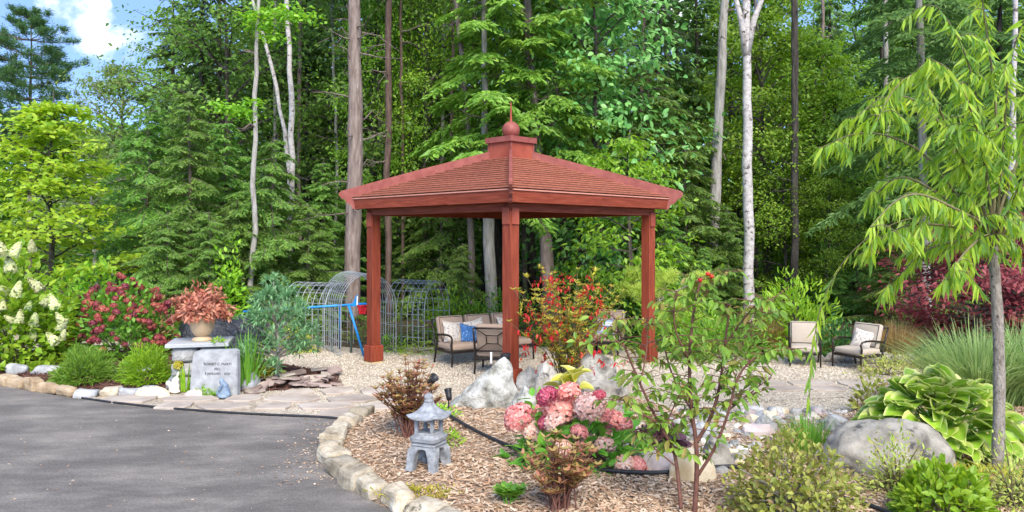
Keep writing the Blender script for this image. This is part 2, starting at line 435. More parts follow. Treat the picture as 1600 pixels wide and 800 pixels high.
# ================================================================== the setting
def asphalt_mat():
    m, nt, b, out = nmat('worn_asphalt')
    tc = N(nt, 'ShaderNodeTexCoord'); mp = N(nt, 'ShaderNodeMapping')
    mp.inputs['Scale'].default_value = (.55, 1.15, 1); mp.inputs['Rotation'].default_value = (0, 0, R(-18))
    nt.links.new(tc.outputs['Object'], mp.inputs[0])
    n1 = N(nt, 'ShaderNodeTexNoise', Scale=1.3, Detail=10, Roughness=.7); nt.links.new(mp.outputs[0], n1.inputs['Vector'])
    n2 = N(nt, 'ShaderNodeTexNoise', Scale=42, Detail=6, Roughness=.85); nt.links.new(tc.outputs['Object'], n2.inputs['Vector'])
    r = ramp(nt, n1.outputs['Fac'], [(.28, (.086, .076, .068)), (.45, (.128, .112, .098)), (.54, (.168, .147, .128)), (.68, (.25, .215, .18))])
    r2 = ramp(nt, n2.outputs['Fac'], [(.3, (.55, .55, .55)), (.5, (.95, .95, .95)), (.70, (1.6, 1.6, 1.57))])
    mx = N(nt, 'ShaderNodeMix', _data_type='RGBA', _blend_type='MULTIPLY'); mx.inputs[0].default_value = 1
    nt.links.new(r.outputs[0], mx.inputs[6]); nt.links.new(r2.outputs[0], mx.inputs[7]); nt.links.new(mx.outputs[2], b.inputs['Base Color'])
    b.inputs['Roughness'].default_value = .9; b.inputs['Specular IOR Level'].default_value = .2
    bp = N(nt, 'ShaderNodeBump', Strength=.5, Distance=.01); nt.links.new(n2.outputs['Fac'], bp.inputs['Height']); nt.links.new(bp.outputs[0], b.inputs['Normal'])
    return m

def gravel_mat():
    m, nt, b, out = nmat('pale_gravel')
    tc = N(nt, 'ShaderNodeTexCoord')
    v = N(nt, 'ShaderNodeTexVoronoi', Scale=34); nt.links.new(tc.outputs['Object'], v.inputs['Vector'])
    n1 = N(nt, 'ShaderNodeTexNoise', Scale=.9, Detail=6, Roughness=.6); nt.links.new(tc.outputs['Object'], n1.inputs['Vector'])
    sp = N(nt, 'ShaderNodeSeparateColor'); nt.links.new(v.outputs['Color'], sp.inputs[0])
    r = ramp(nt, sp.outputs[0], [(0, (.34, .28, .215)), (.5, (.50, .43, .335)), (1, (.64, .565, .45))])
    r2 = ramp(nt, n1.outputs['Fac'], [(.3, (.62, .585, .55)), (.65, (.90, .885, .86))])
    mx = N(nt, 'ShaderNodeMix', _data_type='RGBA', _blend_type='MULTIPLY'); mx.inputs[0].default_value = 1
    nt.links.new(r.outputs[0], mx.inputs[6]); nt.links.new(r2.outputs[0], mx.inputs[7]); nt.links.new(mx.outputs[2], b.inputs['Base Color'])
    b.inputs['Roughness'].default_value = .95; b.inputs['Specular IOR Level'].default_value = .2
    bp = N(nt, 'ShaderNodeBump', Strength=.9, Distance=.02); nt.links.new(v.outputs['Distance'], bp.inputs['Height']); nt.links.new(bp.outputs[0], b.inputs['Normal'])
    return m
M['asphalt'] = asphalt_mat(); M['gravel'] = gravel_mat()

def sheet(name, pts, z, material, sub=None):
    m = MB(); m.add([(p[0], p[1], z) for p in pts], [list(range(len(pts)))])
    return tagit(part(name, m, material), kind='structure')

def chaikin(p, k=2, closed=False):
    p = [np.asarray(q, float) for q in p]
    for _ in range(k):
        q = [] if closed else [p[0]]
        n = len(p) if closed else len(p) - 1
        for i in range(n):
            a, b = p[i], p[(i + 1) % len(p)]
            q += [a * .75 + b * .25, a * .25 + b * .75]
        p = q if closed else q + [p[-1]]
    return p

def polyd(x, y, poly):
    """signed distance to a closed polygon, positive inside"""
    poly = np.asarray(poly)[:, :2]; a = poly; b = np.roll(poly, -1, 0)
    x = np.asarray(x, float); y = np.asarray(y, float)
    best = np.full(x.shape, 1e9); ins = np.zeros(x.shape, bool)
    for (ax, ay), (bx, by) in zip(a, b):
        ex, ey = bx - ax, by - ay
        t = np.clip(((x - ax) * ex + (y - ay) * ey) / (ex * ex + ey * ey + 1e-12), 0, 1)
        best = np.minimum(best, np.hypot(x - ax - t * ex, y - ay - t * ey))
        c = ((ay > y) != (by > y)) & (x < (bx - ax) * (y - ay) / (by - ay + 1e-12) + ax)
        ins ^= c
    return np.where(ins, best, -best)

# ground to the horizon
m = MB(); m.add([(-400, -60, -.07), (400, -60, -.07), (400, 700, -.07), (-400, 700, -.07)], [(0, 1, 2, 3)])
tagit(part('ground', m, M['litter']), kind='structure')

# outlines (photo pixel on level ground -> place)
drive_far = [(-700, 578), (-200, 588), (0, 602), (60, 613), (128, 624), (200, 634), (300, 643), (400, 649.5), (500, 653), (540, 657)]
curb_line = [(560, 652), (532, 668), (510, 688), (501, 708), (506, 728), (528, 752), (570, 778), (625, 803), (700, 836), (800, 880), (950, 960)]
far_w = [G(*q)[:2] for q in drive_far]
curb_w = chaikin([G(*q)[:2] for q in curb_line], 2)
drive = [np.array((-16., 3.0))] + far_w + [c for c in curb_w] + [np.array((1.6, 3.0))]
sheet('driveway', drive, 0.0, M['asphalt'])
gravel = [G(430, 640), G(640, 660), G(1000, 700), G(1400, 680), G(1500, 600), G(1430, 562), G(1300, 556), G(1000, 540), G(640, 541), G(560, 543), G(470, 535), G(200, 512), G(-250, 505), G(-250, 560), G(300, 600)]
sheet('gravel_court', gravel, -.012, M['gravel'])
sheet('walkway', [G(100, 612), G(300, 612), G(420, 606), G(640, 600), G(1480, 590), G(1480, 612), G(900, 640), G(640, 656), G(560, 660), G(300, 648), G(140, 628)], -.006, M['gravel'])

# planting beds, gently mounded
island = [G(*q)[:2] for q in [(590, 646), (640, 630), (700, 628), (760, 622), (830, 600), (960, 603), (1040, 640), (1150, 652), (1330, 646), (1352, 618), (1420, 588), (1500, 574), (1650, 566), (2100, 560)]]
island = island[::-1] + list(curb_w)
island = [np.asarray(q) for q in island]
island = island + [np.array((3, 3.2)), np.array((12, 3.2)), np.array((14, 8.))]
left_bed = [np.asarray(G(*q)[:2]) for q in [(-500, 573), (-150, 584), (0, 595), (60, 605), (128, 614), (200, 615), (290, 613), (380, 612), (470, 609), (535, 600), (530, 584), (480, 575), (420, 566), (300, 556), (200, 550), (0, 546), (-300, 540), (-500, 540)]]
back_bed = [np.asarray(G(*q)[:2]) for q in [(300, 528), (470, 538), (560, 546), (640, 544), (1000, 541), (1300, 557), (1430, 564), (1560, 572), (1700, 560), (2100, 520), (2100, 470), (1600, 480), (1200, 490), (800, 490), (500, 490), (300, 490)]]

def bed_h(x, y, poly, hgt, wid=1.2):
    d = polyd(x, y, poly)
    t = np.clip((d + .4) / wid, 0, 1); t = t * t * (3 - 2 * t)
    return -.05 + (hgt + .05) * t

def mnz(x, y, s):
    return np.array([mnoise.noise(Vector((float(a) * s, float(b) * s, 3.1))) for a, b in zip(np.ravel(x), np.ravel(y))]).reshape(np.shape(x))

def HT(x, y):
    x = np.atleast_1d(np.asarray(x, float)); y = np.atleast_1d(np.asarray(y, float))
    h = np.maximum(bed_h(x, y, island, .13), np.maximum(bed_h(x, y, left_bed, .10), bed_h(x, y, back_bed, .10, 2.0)))
    return np.maximum(h, 0)

def GH(px, py, dz=0.0):
    z = 0.0
    for _ in range(5):
        p = G(px, py, z); z = float(HT(p[0], p[1])[0])
    p = G(px, py, z); p[2] += dz
    return p

def bed(name, poly, hgt, material, step, wid=1.2, ylim=None):
    p = np.asarray(poly); x0, y0 = p.min(0) - .5; x1, y1 = p.max(0) + .5
    xs = np.arange(x0, x1 + step, step); ys = np.arange(y0, y1 + step, step)
    X, Y = np.meshgrid(xs, ys)
    Z = bed_h(X, Y, poly, hgt, wid) + .02 * mnz(X, Y, 2.2) * (polyd(X, Y, poly) > 0)
    ny, nx = X.shape
    i, j = np.meshgrid(np.arange(ny - 1), np.arange(nx - 1), indexing='ij')
    q = np.stack([i * nx + j, i * nx + j + 1, (i + 1) * nx + j + 1, (i + 1) * nx + j], -1).reshape(-1, 4)
    D = polyd(X, Y, poly).ravel()
    q = q[(D[q] > -.42).any(1)]
    used, inv = np.unique(q, return_inverse=True)
    m = MB(); m.add(np.stack([X.ravel(), Y.ravel(), Z.ravel()], 1)[used], inv.reshape(-1, 4))
    return tagit(part(name, m, material, smooth=True), kind='structure')
bed('mulch_bed', island, .13, M['mulch'], .12)
bed('shrub_bed', left_bed, .10, M['redmulch'], .14)
bed('woodland_bed', back_bed, .10, M['litter'], .35, 2.0)

# wood chips, nobody could count them
def chips(name, label, poly, n, material, seed, ylo, yhi, xlo, xhi, Lr=(.035, .085), edge=0.03):
    rg = np.random.default_rng(seed)
    y = ylo + (yhi - ylo) * rg.random(n * 3) ** 1.5; x = rg.uniform(xlo, xhi, n * 3)
    k = (polyd(x, y, poly) > edge) & (np.abs(x) < y * .72 + .3); x, y = x[k][:n], y[k][:n]
    n = len(x); z = HT(x, y) + rg.uniform(.0, .022, n) + .006
    a = rg.uniform(0, 2 * np.pi, n); d = np.stack([np.cos(a), np.sin(a), rg.normal(0, .22, n)], 1)
    up = nrm(np.stack([rg.normal(0, .35, n), rg.normal(0, .35, n), np.ones(n)], 1))
    mb = MB(); L = rg.uniform(*Lr, n)
    T = (np.array([(-.5, 0, 0), (.5, .05, 0), (.42, 1, .0), (-.45, .93, .0), (-.5, 0, -.12), (.5, .05, -.12), (.42, 1, -.12), (-.45, .93, -.12)]),
         [(0, 1, 2, 3), (0, 4, 5, 1), (1, 5, 6, 2), (2, 6, 7, 3), (3, 7, 4, 0)])
    leafset(mb, np.stack([x, y, z], 1), d, up, L, L * rg.uniform(.16, .34, n), T)
    return tagit(part(name, mb, material), label, 'mulch', kind='stuff')
chips('bark_chip', 'tan shredded bark chips covering the island bed', island, 36000, M['chip'], 4, 6.0, 10.8, -3, 7, Lr=(.024, .068))
chips('bark_chip', 'dark red shredded bark mulch in the shrub bed by the drive', left_bed, 9000, M['redchip'], 5, 10.8, 15, -11, -3)

def pebbles(name, label, poly, n, seed, ylo, yhi, xlo, xhi, avoid=()):
    rg = np.random.default_rng(seed)
    y = ylo + (yhi - ylo) * rg.random(n * 3) ** 1.25; x = rg.uniform(xlo, xhi, n * 3)
    k = (polyd(x, y, poly) > 0)
    for a in avoid: k &= polyd(x, y, a) < .1
    x, y = x[k][:n], y[k][:n]; n = len(x)
    T = (np.array([(-.5, 0, 0), (.1, -.5, 0), (.5, .1, 0), (0, .5, 0), (-.12, -.05, .5), (.15, .1, .45)]), [(0, 1, 4), (1, 2, 5), (1, 5, 4), (2, 3, 5), (3, 0, 4), (3, 4, 5)])
    a = rg.uniform(0, 6.28, n); L = rg.uniform(.018, .042, n)
    mb = MB(); leafset(mb, np.stack([x, y, np.full(n, -.014)], 1), np.stack([np.cos(a), np.sin(a), 0 * a], 1), (0, 0, 1.), L, L * rg.uniform(.7, 1.2, n), T)
    return tagit(part(name, mb, M['pebble']), label, 'gravel', kind='stuff')
pebbles('gravel', 'loose pale gravel around the pavilion posts', [np.asarray(q[:2]) for q in gravel], 34000, 6, 9.2, 16.5, -5, 8, (island, left_bed, back_bed))

# ------------------------------------------------------------------ flagstones of the walkway
def flag_mesh(rg, w, h, t=.035):
    n = rg.integers(6, 9); pts = []
    for k in range(n):
        a = 2 * np.pi * (k + rg.uniform(-.2, .2)) / n
        c, s = np.cos(a), np.sin(a); q = max(abs(c), abs(s)) ** .75
        pts.append((c / q * w * .5 * rg.uniform(.9, 1.03), s / q * h * .5 * rg.uniform(.9, 1.03)))
    p = np.array(pts); m = MB(); nn = len(p); V = np.concatenate([np.c_[p, np.zeros(nn)], np.c_[p, np.full(nn, t * .75)], np.c_[p * .965, np.full(nn, t)]])
    fs = [[2 * nn + k for k in range(nn)]]
    for k in range(nn):
        k2 = (k + 1) % nn
        fs += [[k, k2, nn + k2, nn + k], [nn + k, nn + k2, 2 * nn + k2, 2 * nn + k]]
    m.add(V, fs); return m.mesh('flagstone')
walk = bpy.data.objects['walkway']
rg = np.random.default_rng(11)
fmesh = [flag_mesh(rg, 1, 1) for _ in range(14)]
for f_ in fmesh: f_.materials.append(M['flag'])
walk_poly = [np.asarray(G(*q)[:2]) for q in [(142, 623.5), (300, 617), (420, 612), (560, 610), (700, 606), (700, 622), (620, 645), (560, 655), (500, 651), (400, 647.5), (300, 641), (200, 632)]]
wb = np.array(walk_poly); y = wb[:, 1].min(); row = 0
while y < wb[:, 1].max() + .2:
    hgt = rg.uniform(.34, .52); x = wb[:, 0].min() - rg.uniform(0, .5)
    while x < wb[:, 0].max():
        wd = rg.uniform(.45, .95)
        if polyd(np.array([x + wd / 2]), np.array([y + hgt / 2]), walk_poly)[0] > min(.05, hgt * .3):
            part('flagstone', fmesh[rg.integers(14)], None, walk, (x + wd / 2, y + hgt / 2 + rg.uniform(-.04, .04), -.012 + rg.uniform(0, .006)), (0, 0, rg.choice([0, math.pi]) + rg.uniform(-.06, .06)), (wd * 1.0, hgt * 1.02, 1))
        x += wd + .03
    y += hgt + .025; row += 1
# the stepping strip in the gravel court
strip = [np.asarray(G(*q)[:2]) for q in [(1120, 597), (1340, 594), (1345, 607), (1120, 613)]]
y0 = np.array(strip)[:, 1].min()
for rr in range(2):
    x = strip[0][0] - .2
    while x < strip[1][0] + .3:
        wd = rg.uniform(.5, .8)
        part('flagstone', fmesh[rg.integers(14)], None, walk, (x + wd / 2, y0 + .25 + rr * .42, -.016), (0, 0, rg.uniform(-.08, .08)), (wd, .40, 1)); x += wd + .03

# ------------------------------------------------------------------ curbs of single stones
def resample(line, step, rg, jit=.25):
    line = [np.asarray(p) for p in line]; out = []; acc = 0; need = 0
    for a, b in zip(line[:-1], line[1:]):
        L = np.linalg.norm(b - a); s = need - acc
        while s <= L and L > 0:
            t = s / L; out.append((a + (b - a) * t, math.atan2(*(b - a)[::-1])))
            acc_ = step * rg.uniform(1 - jit, 1 + jit); s += acc_
        need = s - L; acc = 0
    return out

def curb(name, label, line, step, size, material, seed, off=0.0, z=0.0, round_=False, cat='stone edging', ratio=(.8, 1.2), mats=None):
    rg = np.random.default_rng(seed); pts = resample(line, step, rg, .18)
    o = thing(name, label, cat, (pts[0][0][0], pts[0][0][1], z))
    for k, (p, a) in enumerate(pts):
        mt = mats[rg.integers(len(mats))] if mats else material
        s = [size[i] * rg.uniform(*ratio) for i in range(3)]
        nx, ny = -math.sin(a), math.cos(a)
        b = MB()
        if round_:
            b.add(*rock_vf(seed * 100 + k, s, 3, .14, 6))
        else:
            v, f = unit_box(.045, 2, (s[0], s[1], s[2])); v = v.copy()
            bm = bmesh.new()
            vs = [bm.verts.new(q) for q in v]
            for ff in f: bm.faces.new([vs[i] for i in ff])
            bmesh.ops.subdivide_edges(bm, edges=list(bm.edges), cuts=1, use_grid_fill=True)
            bm.verts.index_update(); v = np.array([q.co[:] for q in bm.verts]); f = [[q.index for q in t.verts] for t in bm.faces]; bm.free()
            of = Vector(rg.uniform(-40, 40, 3))
            dz = np.array([mnoise.noise_vector(Vector(q) * 4.5 + of)[:] for q in v]); v = v + dz * .05
            v[:, :2] *= (1 + .10 * np.sign(rg.normal()) * v[:, 2:3] / s[2])
            v[:, 2] += s[2] / 2 - .03
            b.add(v, f)
        part('stone', b, mt, o, (p[0] + nx * off - pts[0][0][0], p[1] + ny * off - pts[0][0][1], 0), (rg.uniform(-.05, .05), rg.uniform(-.05, .05), a + rg.uniform(-.2, .2)), smooth=round_)
    return o
curb_in = curb_w
curb('stone_edging', 'curved edging of pale square-cut stones around the island mulch bed', curb_in[2:], .385, (.345, .27, .19), M['tanstone'], 21, off=.10, ratio=(.84, 1.06))
curb('stone_edging', 'low edging of ochre stones between asphalt drive and dark mulch', [G(*q)[:2] for q in [(-80, 592), (0, 599), (60, 609), (122, 619)]], .36, (.34, .22, .17), M['ochrestone'], 22)
curb('stone_edging', 'short edging of grey stones at the end of the shrub bed by the flagstones', [G(*q)[:2] for q in [(136, 619), (170, 617.5), (205, 617.5), (246, 617)]], .30, (.30, .22, .14), M['greystone'], 23, mats=[M['greystone'], M['tanstone']])
curb('stone_edging', 'row of rounded white stones inside the dark mulch bed', [GH(*q)[:2] for q in [(-60, 581), (20, 581), (75, 581), (120, 583), (175, 583), (228, 579), (255, 577)]], .55, (.50, .26, .17), M['greystone'], 24, z=.06, round_=True)

# a little grit and a few blown leaves on the asphalt
def scatter_drive():
    rg = np.random.default_rng(91); n = 420
    c = np.array(curb_w[2:22]); i = rg.integers(0, len(c), n); p = c[i] + rg.normal(0, .10, (n, 2)) - np.array((.22, .12)) * rg.random((n, 1)) ** 2 * 2.2
    q = np.stack([rg.uniform(-6, -1, 160), rg.uniform(6.6, 10.5, 160)], 1); p = np.concatenate([p, q])
    p = p[(polyd(p[:, 0], p[:, 1], drive) > .02)]; n = len(p); a = rg.uniform(0, 6.28, n)
    mb = MB(); L = rg.uniform(.012, .04, n); leafset(mb, np.c_[p, np.full(n, .006)], np.stack([np.cos(a), np.sin(a), rg.normal(0, .1, n)], 1), np.stack([rg.normal(0, .2, n), rg.normal(0, .2, n), np.ones(n)], 1), L, L * .6, T_LEAF)
    tagit(part('drive_grit', mb, M['chip']), 'stray bark and dry leaf bits on the asphalt by the curb', 'debris', kind='stuff')
scatter_drive()
# ================================================================== the red pavilion
CX, CY = -.02, 14.4
pav = thing('garden_pavilion', 'open square pavilion of red stained wood with shingled hip roof and ball finial', 'pavilion', (CX, CY, 0))
HD = 2.574                                   # half diagonal between post centres
s45 = math.sqrt(.5)
dirs = [(0, -1), (1, 0), (0, 1), (-1, 0)]    # corners: front, right, back, left
ROT = R(45)
def sq(hd, z):                               # square with corners on the axes, half diagonal hd
    return [(0, -hd, z), (hd, 0, z), (0, hd, z), (-hd, 0, z)]
for dx, dy in dirs:
    p = part('post', MB().box((0, 0, 1.37), (.185, .185, 2.74), bev=.006), M['stain_v'], pav, (dx * HD, dy * HD, 0), (0, 0, ROT))
    part('plinth', MB().box((0, 0, .165), (.265, .265, .29), bev=.008), M['stain_v'], p)
    part('footing', MB().box((0, 0, -.01), (.235, .235, .05)), M['footing'], p)
    # bracket plates on the two outer faces
    ang = math.atan2(dy, dx)
    for sgn in (-1, 1):
        a = ang + sgn * R(45); nx, ny = math.cos(a), math.sin(a)
        b = MB().box((0, 0, 0), (.02, .15, .26), bev=.003)
        part('bracket_plate', b, M['stain'], pav, (dx * HD + nx * .1035, dy * HD + ny * .1035, 2.66), (0, 0, a))
# beams
def along(i, hd, z0, z1, thick, name, material, parent=pav, trim=0.0, lean=0.0, f0=0.0, f1=1.0):
    a = np.array(dirs[i]) * hd; b = np.array(dirs[(i + 1) % 4]) * hd
    e = (b - a) / np.linalg.norm(b - a); nrm_ = np.array((e[1], -e[0]))
    if nrm_ @ (a + b) < 0: nrm_ = -nrm_
    a = a + e * trim; b = b - e * trim
    a, b = a + (b - a) * f0, a + (b - a) * f1
    m = MB()
    poly = [(*(a + nrm_ * 0), z0), (*(b + nrm_ * 0), z0), (*(b + nrm_ * lean), z1), (*(a + nrm_ * lean), z1)]
    th = np.array((*(nrm_ * thick), 0))
    m.prism(poly, -th, 0 * th)
    return part(name, m, material, parent)
for i in range(4):
    along(i, HD + .125, 2.736, 2.99, .16, 'beam', M['stain_a' if i % 2 == 0 else 'stain_b'], trim=.02 if i % 2 else .0)
    along(i, HD + .10, 2.60, 2.735, .05, 'inner_rail', M['stain'], trim=.3) if False else None
# roof planes: eave (half diagonal 2.98, 3.07) to cupola (0.42, 3.79)
E0, Z0, E1, Z1 = 2.985, 3.055, .40, 3.785
for i in range(4):
    a0, b0 = np.array((*dirs[i], 0.)), np.array((*dirs[(i + 1) % 4], 0.))
    deck = MB()
    q = [a0 * (E0 - .02) + (0, 0, Z0 - .03), b0 * (E0 - .02) + (0, 0, Z0 - .03), b0 * E1 + (0, 0, Z1 - .03), a0 * E1 + (0, 0, Z1 - .03)]
    deck.prism(q, (0, 0, -.03), (0, 0, 0)); dk = part('roof_slope', deck, M['stain'], pav)
    nC = 15
    for k in range(nC):
        t0, t1 = k / nC, (k + 1.5) / nC
        t1 = min(t1, 1.0)
        def at(t): return E0 + (E1 - E0) * t, Z0 + (Z1 - Z0) * t
        r0, z0 = at(t0); r1, z1 = at(t1)
        r0 += .012
        rgc = np.random.default_rng(i * 50 + k)
        c = MB(); nseg = max(4, int(30 * r0 / E0))
        # each course: a butt edge that wanders a little, thick at the butt
        us = np.linspace(0, 1, nseg + 1); wob = rgc.normal(0, .0012, nseg + 1); wz = rgc.normal(0, .0006, nseg + 1)
        lo = np.array([(a0 * (1 - u) + b0 * u) * (r0 + wv) + (0, 0, z0 + .046 + zz) for u, wv, zz in zip(us, wob, wz)])
        lb = lo - (0, 0, .020)
        hi = np.array([(a0 * (1 - u) + b0 * u) * r1 + (0, 0, z1 + .004) for u in us])
        n1 = nseg + 1
        V = np.concatenate([lb, lo, hi]); fs = []
        for u in range(nseg):
            fs += [[u, u + 1, n1 + u + 1, n1 + u], [n1 + u, n1 + u + 1, 2 * n1 + u + 1, 2 * n1 + u]]
        c.add(V, fs); part('shingle_course', c, M['shingle'], dk)
    fs_ = [.0, .52 + .13 * (i % 2), 1.0]
    for q in range(2): along(i, 2.945, 2.862, 3.040, .045, 'fascia_board', M['stain_a' if i % 2 == 0 else 'stain_b'], lean=.018, f0=fs_[q], f1=fs_[q + 1] - (.0012 if q == 0 else 0))
    along(i, E0 + .012, 3.041, 3.062, .07, 'drip_edge', M['drip'])
# hip boards with the scalloped tails
tail = [(795 - x, y) for x, y in [(762, 237), (640, 268.5), (545, 294.5), (530, 298.5), (526.5, 302), (527, 306), (531, 310.5), (536, 312), (538, 316.5), (542, 319), (545.5, 320), (547.5, 325), (551, 327.5), (558, 328), (549.5, 309), (640, 284), (762, 251)]]
for i, (dx, dy) in enumerate(dirs):
    d = np.array((dx, dy, 0.)); n = np.array((-dy, dx, 0.)) * .027
    poly = [d * (r / 83.33) + (0, 0, 2.34 + (370 - y) / 83.33) for r, y in tail]
    part('hip_board', MB().prism(poly, -n, n), M['stain_top'], pav)
# cupola
cu = MB()
cu.prism([np.array(q) for q in sq(.42, 3.70)], (0, 0, 0), (0, 0, .39)); cup = part('cupola', cu, M['stain'], pav)
part('cap', MB().prism([np.array(q) for q in sq(.485, 4.085)], (0, 0, 0), (0, 0, .10)).add([*sq(.483, 4.186), (0, 0, 4.24)], [(0, 1, 4), (1, 2, 4), (2, 3, 4), (3, 0, 4)]), M['stain_top'], cup)
for dx, dy in dirs:
    part('corner_trim', MB().box((0, 0, 0), (.03, .03, .36)), M['stain_top'], cup, (dx * .415, dy * .415, 3.90), (0, 0, ROT))
th = np.linspace(-math.pi / 2 + .5, math.pi / 2, 16)
part('ball', MB().lathe([(max(.168 * math.cos(a), .002), 4.335 + .168 * math.sin(a)) for a in th], 28), M['stain_top'], cup, smooth=True)
part('spike', MB().lathe([(.026, 4.49), (.022, 4.56), (.016, 4.74), (.009, 4.86), (.002, 4.87)], 12), M['stain'], cup, smooth=True)

# ================================================================== garden furniture
def cushion(sx, sy, sz, bev=.05, puff=.02):
    v, f = unit_box(bev, 3, (sx, sy, sz)); v = v.copy()
    bm = bmesh.new(); vs = [bm.verts.new(q) for q in v]
    for ff in f: bm.faces.new([vs[i] for i in ff])
    bmesh.ops.subdivide_edges(bm, edges=[e for e in bm.edges if e.calc_length() > .12], cuts=3, use_grid_fill=True)
    v = np.array([q.co[:] for q in bm.verts]); bm.verts.index_update(); f = [[q.index for q in t.verts] for t in bm.faces]; bm.free()
    dims = np.array((sx, sy, sz)); ax = int(np.argmin(dims)); oth = [k for k in range(3) if k != ax]
    w_ = (1 - (2 * v[:, oth[0]] / dims[oth[0]]) ** 2) * (1 - (2 * v[:, oth[1]] / dims[oth[1]]) ** 2)
    v[:, ax] += np.sign(v[:, ax]) * puff * np.clip(w_, 0, 1)
    m = MB(); m.add(v, f); return m

def throw_pillow(s=.42, t=.13):
    n = 9; u = np.linspace(-1, 1, n); U, Vv = np.meshgrid(u, u); m = MB()
    pin = 1 - .10 * (1 - np.abs(U) ** 2) * (np.abs(Vv)) ** 2 ; pin2 = 1 - .10 * (1 - np.abs(Vv) ** 2) * np.abs(U) ** 2
    h = ((1 - U ** 2) * (1 - Vv ** 2)) ** .42 * t / 2
    i, j = np.meshgrid(np.arange(n - 1), np.arange(n - 1), indexing='ij'); q = np.stack([i * n + j, i * n + j + 1, (i + 1) * n + j + 1, (i + 1) * n + j], -1).reshape(-1, 4)
    m.add(np.stack([U * pin2 * s / 2, h, Vv * pin * s / 2], -1).reshape(-1, 3), q)
    m.add(np.stack([U * pin2 * s / 2, -h, Vv * pin * s / 2], -1).reshape(-1, 3), q[:, ::-1])
    return m

BT = R(17)   # backrest tilt
def lounge(name, label, cat, loc, rz, width=.72, seats=1, group=None, sling=False, sc=.88):
    """faces local -Y; origin on the ground at the middle"""
    o = thing(name, label, cat, loc, rz, group, sc)
    wd = width; hx = wd / 2; yb, yf = .36, -.36
    for sx in (-1, 1):
        f_ = MB().tube([(sx * hx, yf, 0), (sx * hx * .99, yf - .01, .22), (sx * hx, yf + .02, .44), (sx * hx, yf - .01, .56), (sx * hx, yf + .03, .615)], [.019, .022, .024, .023, .02], 8)
        part('leg', f_, M['bronze'], o, smooth=True)
        b_ = MB().tube([(sx * hx, yb + .06, 0), (sx * hx, yb, .2), (sx * hx, yb - .02, .38), (sx * hx, yb + .09, .66), (sx * hx, yb + .18, .9)], [.019, .022, .023, .021, .018], 8)
        part('leg', b_, M['bronze'], o, smooth=True)
        a_ = MB().tube([(sx * hx, yf + .02, .61), (sx * hx, yf + .14, .635), (sx * hx, 0, .63), (sx * hx, yb + .06, .585)], [.018, .024, .024, .018], 8)
        part('arm', a_, M['bronze'], o, smooth=True)
    fr = MB()
    for yy in (yf + .02, yb - .02): fr.box((0, yy, .29), (wd, .035, .05), bev=.006)
    for sx in (-1, 1): fr.box((sx * (hx - .01), 0, .29), (.03, .68, .05), bev=.006)
    part('seat_frame', fr, M['bronze'], o)
    bk = MB()
    def bp(x, s): return (x, yb - .02 + .12 * 0 + math.sin(BT) * s, .38 + math.cos(BT) * s)
    bk.tube([bp(-hx, .54), bp(hx, .54)], .018, 8); bk.tube([bp(-hx, .06), bp(hx, .06)], .016, 8)
    per = wd / seats
    for k in range(seats):
        c0 = -hx + per * (k + .5); q = per * .16; r_ = per * .46
        ins = [(-q, .22), (q, .22), (q, .39), (-q, .39)]
        for a in range(4):
            bk.tube([bp(c0 + ins[a][0], ins[a][1]), bp(c0 + ins[(a + 1) % 4][0], ins[(a + 1) % 4][1])], .011, 6)
        for (ix, iz), (ox, oz) in zip(ins, [(-r_, .06), (r_, .06), (r_, .54), (-r_, .54)]):
            bk.tube([bp(c0 + ix, iz), bp(c0 + ox, oz)], .011, 6)
    part('back_frame', bk, M['bronze'], o, smooth=True)
    cm = M['sling'] if sling else M['cushion']
    for k in range(seats):
        c0 = -hx + per * (k + .5)
        part('seat_cushion', cushion(per - .03, .66, .13, .045, .025), cm, o, (c0, -.02, .385), smooth=True)
        bc = part('back_cushion', cushion(per - .04, .12, .56, .045, .03), cm, o, (c0, yb - .135 + math.sin(BT) * .27, .41 + math.cos(BT) * .27 + .03), (-BT, 0, 0), smooth=True)
        rim = MB(); w2, h2 = per / 2 - .055, .245
        for p_, q_ in [((-w2, -h2), (w2, -h2)), ((w2, -h2), (w2, h2)), ((w2, h2), (-w2, h2)), ((-w2, h2), (-w2, -h2))]:
            rim.tube([(p_[0], -.068, p_[1]), (q_[0], -.068, q_[1])], .006, 5)
        part('piping', rim, M['bronze'], bc)
    return o

a_sofa = math.atan2(G(708, 574)[0] - G(676, 569)[0], -(G(708, 574)[1] - G(676, 569)[1]))
sofa_rz = R(33)
c_, s_ = math.cos(sofa_rz), math.sin(sofa_rz)
fl = G(706, 574)      # its near front leg
sw = 2.02
sofa_loc = fl[:2] - np.array((c_ * (-sw / 2) - s_ * -.36, s_ * (-sw / 2) + c_ * -.36)) * .88
lounge('sofa', 'three-seat tan cushioned sofa with dark bronze frame under the pavilion', 'sofa', (*sofa_loc, 0), sofa_rz, sw, 3)
def on_sofa(x, y, z): return (sofa_loc[0] + (c_ * x - s_ * y) * .88, sofa_loc[1] + (s_ * x + c_ * y) * .88, z * .88)
tp = throw_pillow(.42, .14).mesh('throw_pillow', True); tp2 = throw_pillow(.37, .13).mesh('throw_pillow', True); tp3 = throw_pillow(.36, .12).mesh('throw_pillow', True)
single('throw_pillow', 'grey floral throw pillow on the sofa beside its bare arm', 'pillow', tp, M['floral'], on_sofa(-.74, .08, .66), (-R(25), R(8), sofa_rz))
single('throw_pillow', 'blue throw pillow leaning on the sofa', 'pillow', tp2, M['bluecloth'], on_sofa(-.44, -.06, .62), (-R(30), R(14), sofa_rz))
single('throw_pillow', 'grey floral throw pillow behind the blue pillow on the sofa', 'pillow', tp, None, on_sofa(-.16, .12, .66), (-R(25), R(-10), sofa_rz))
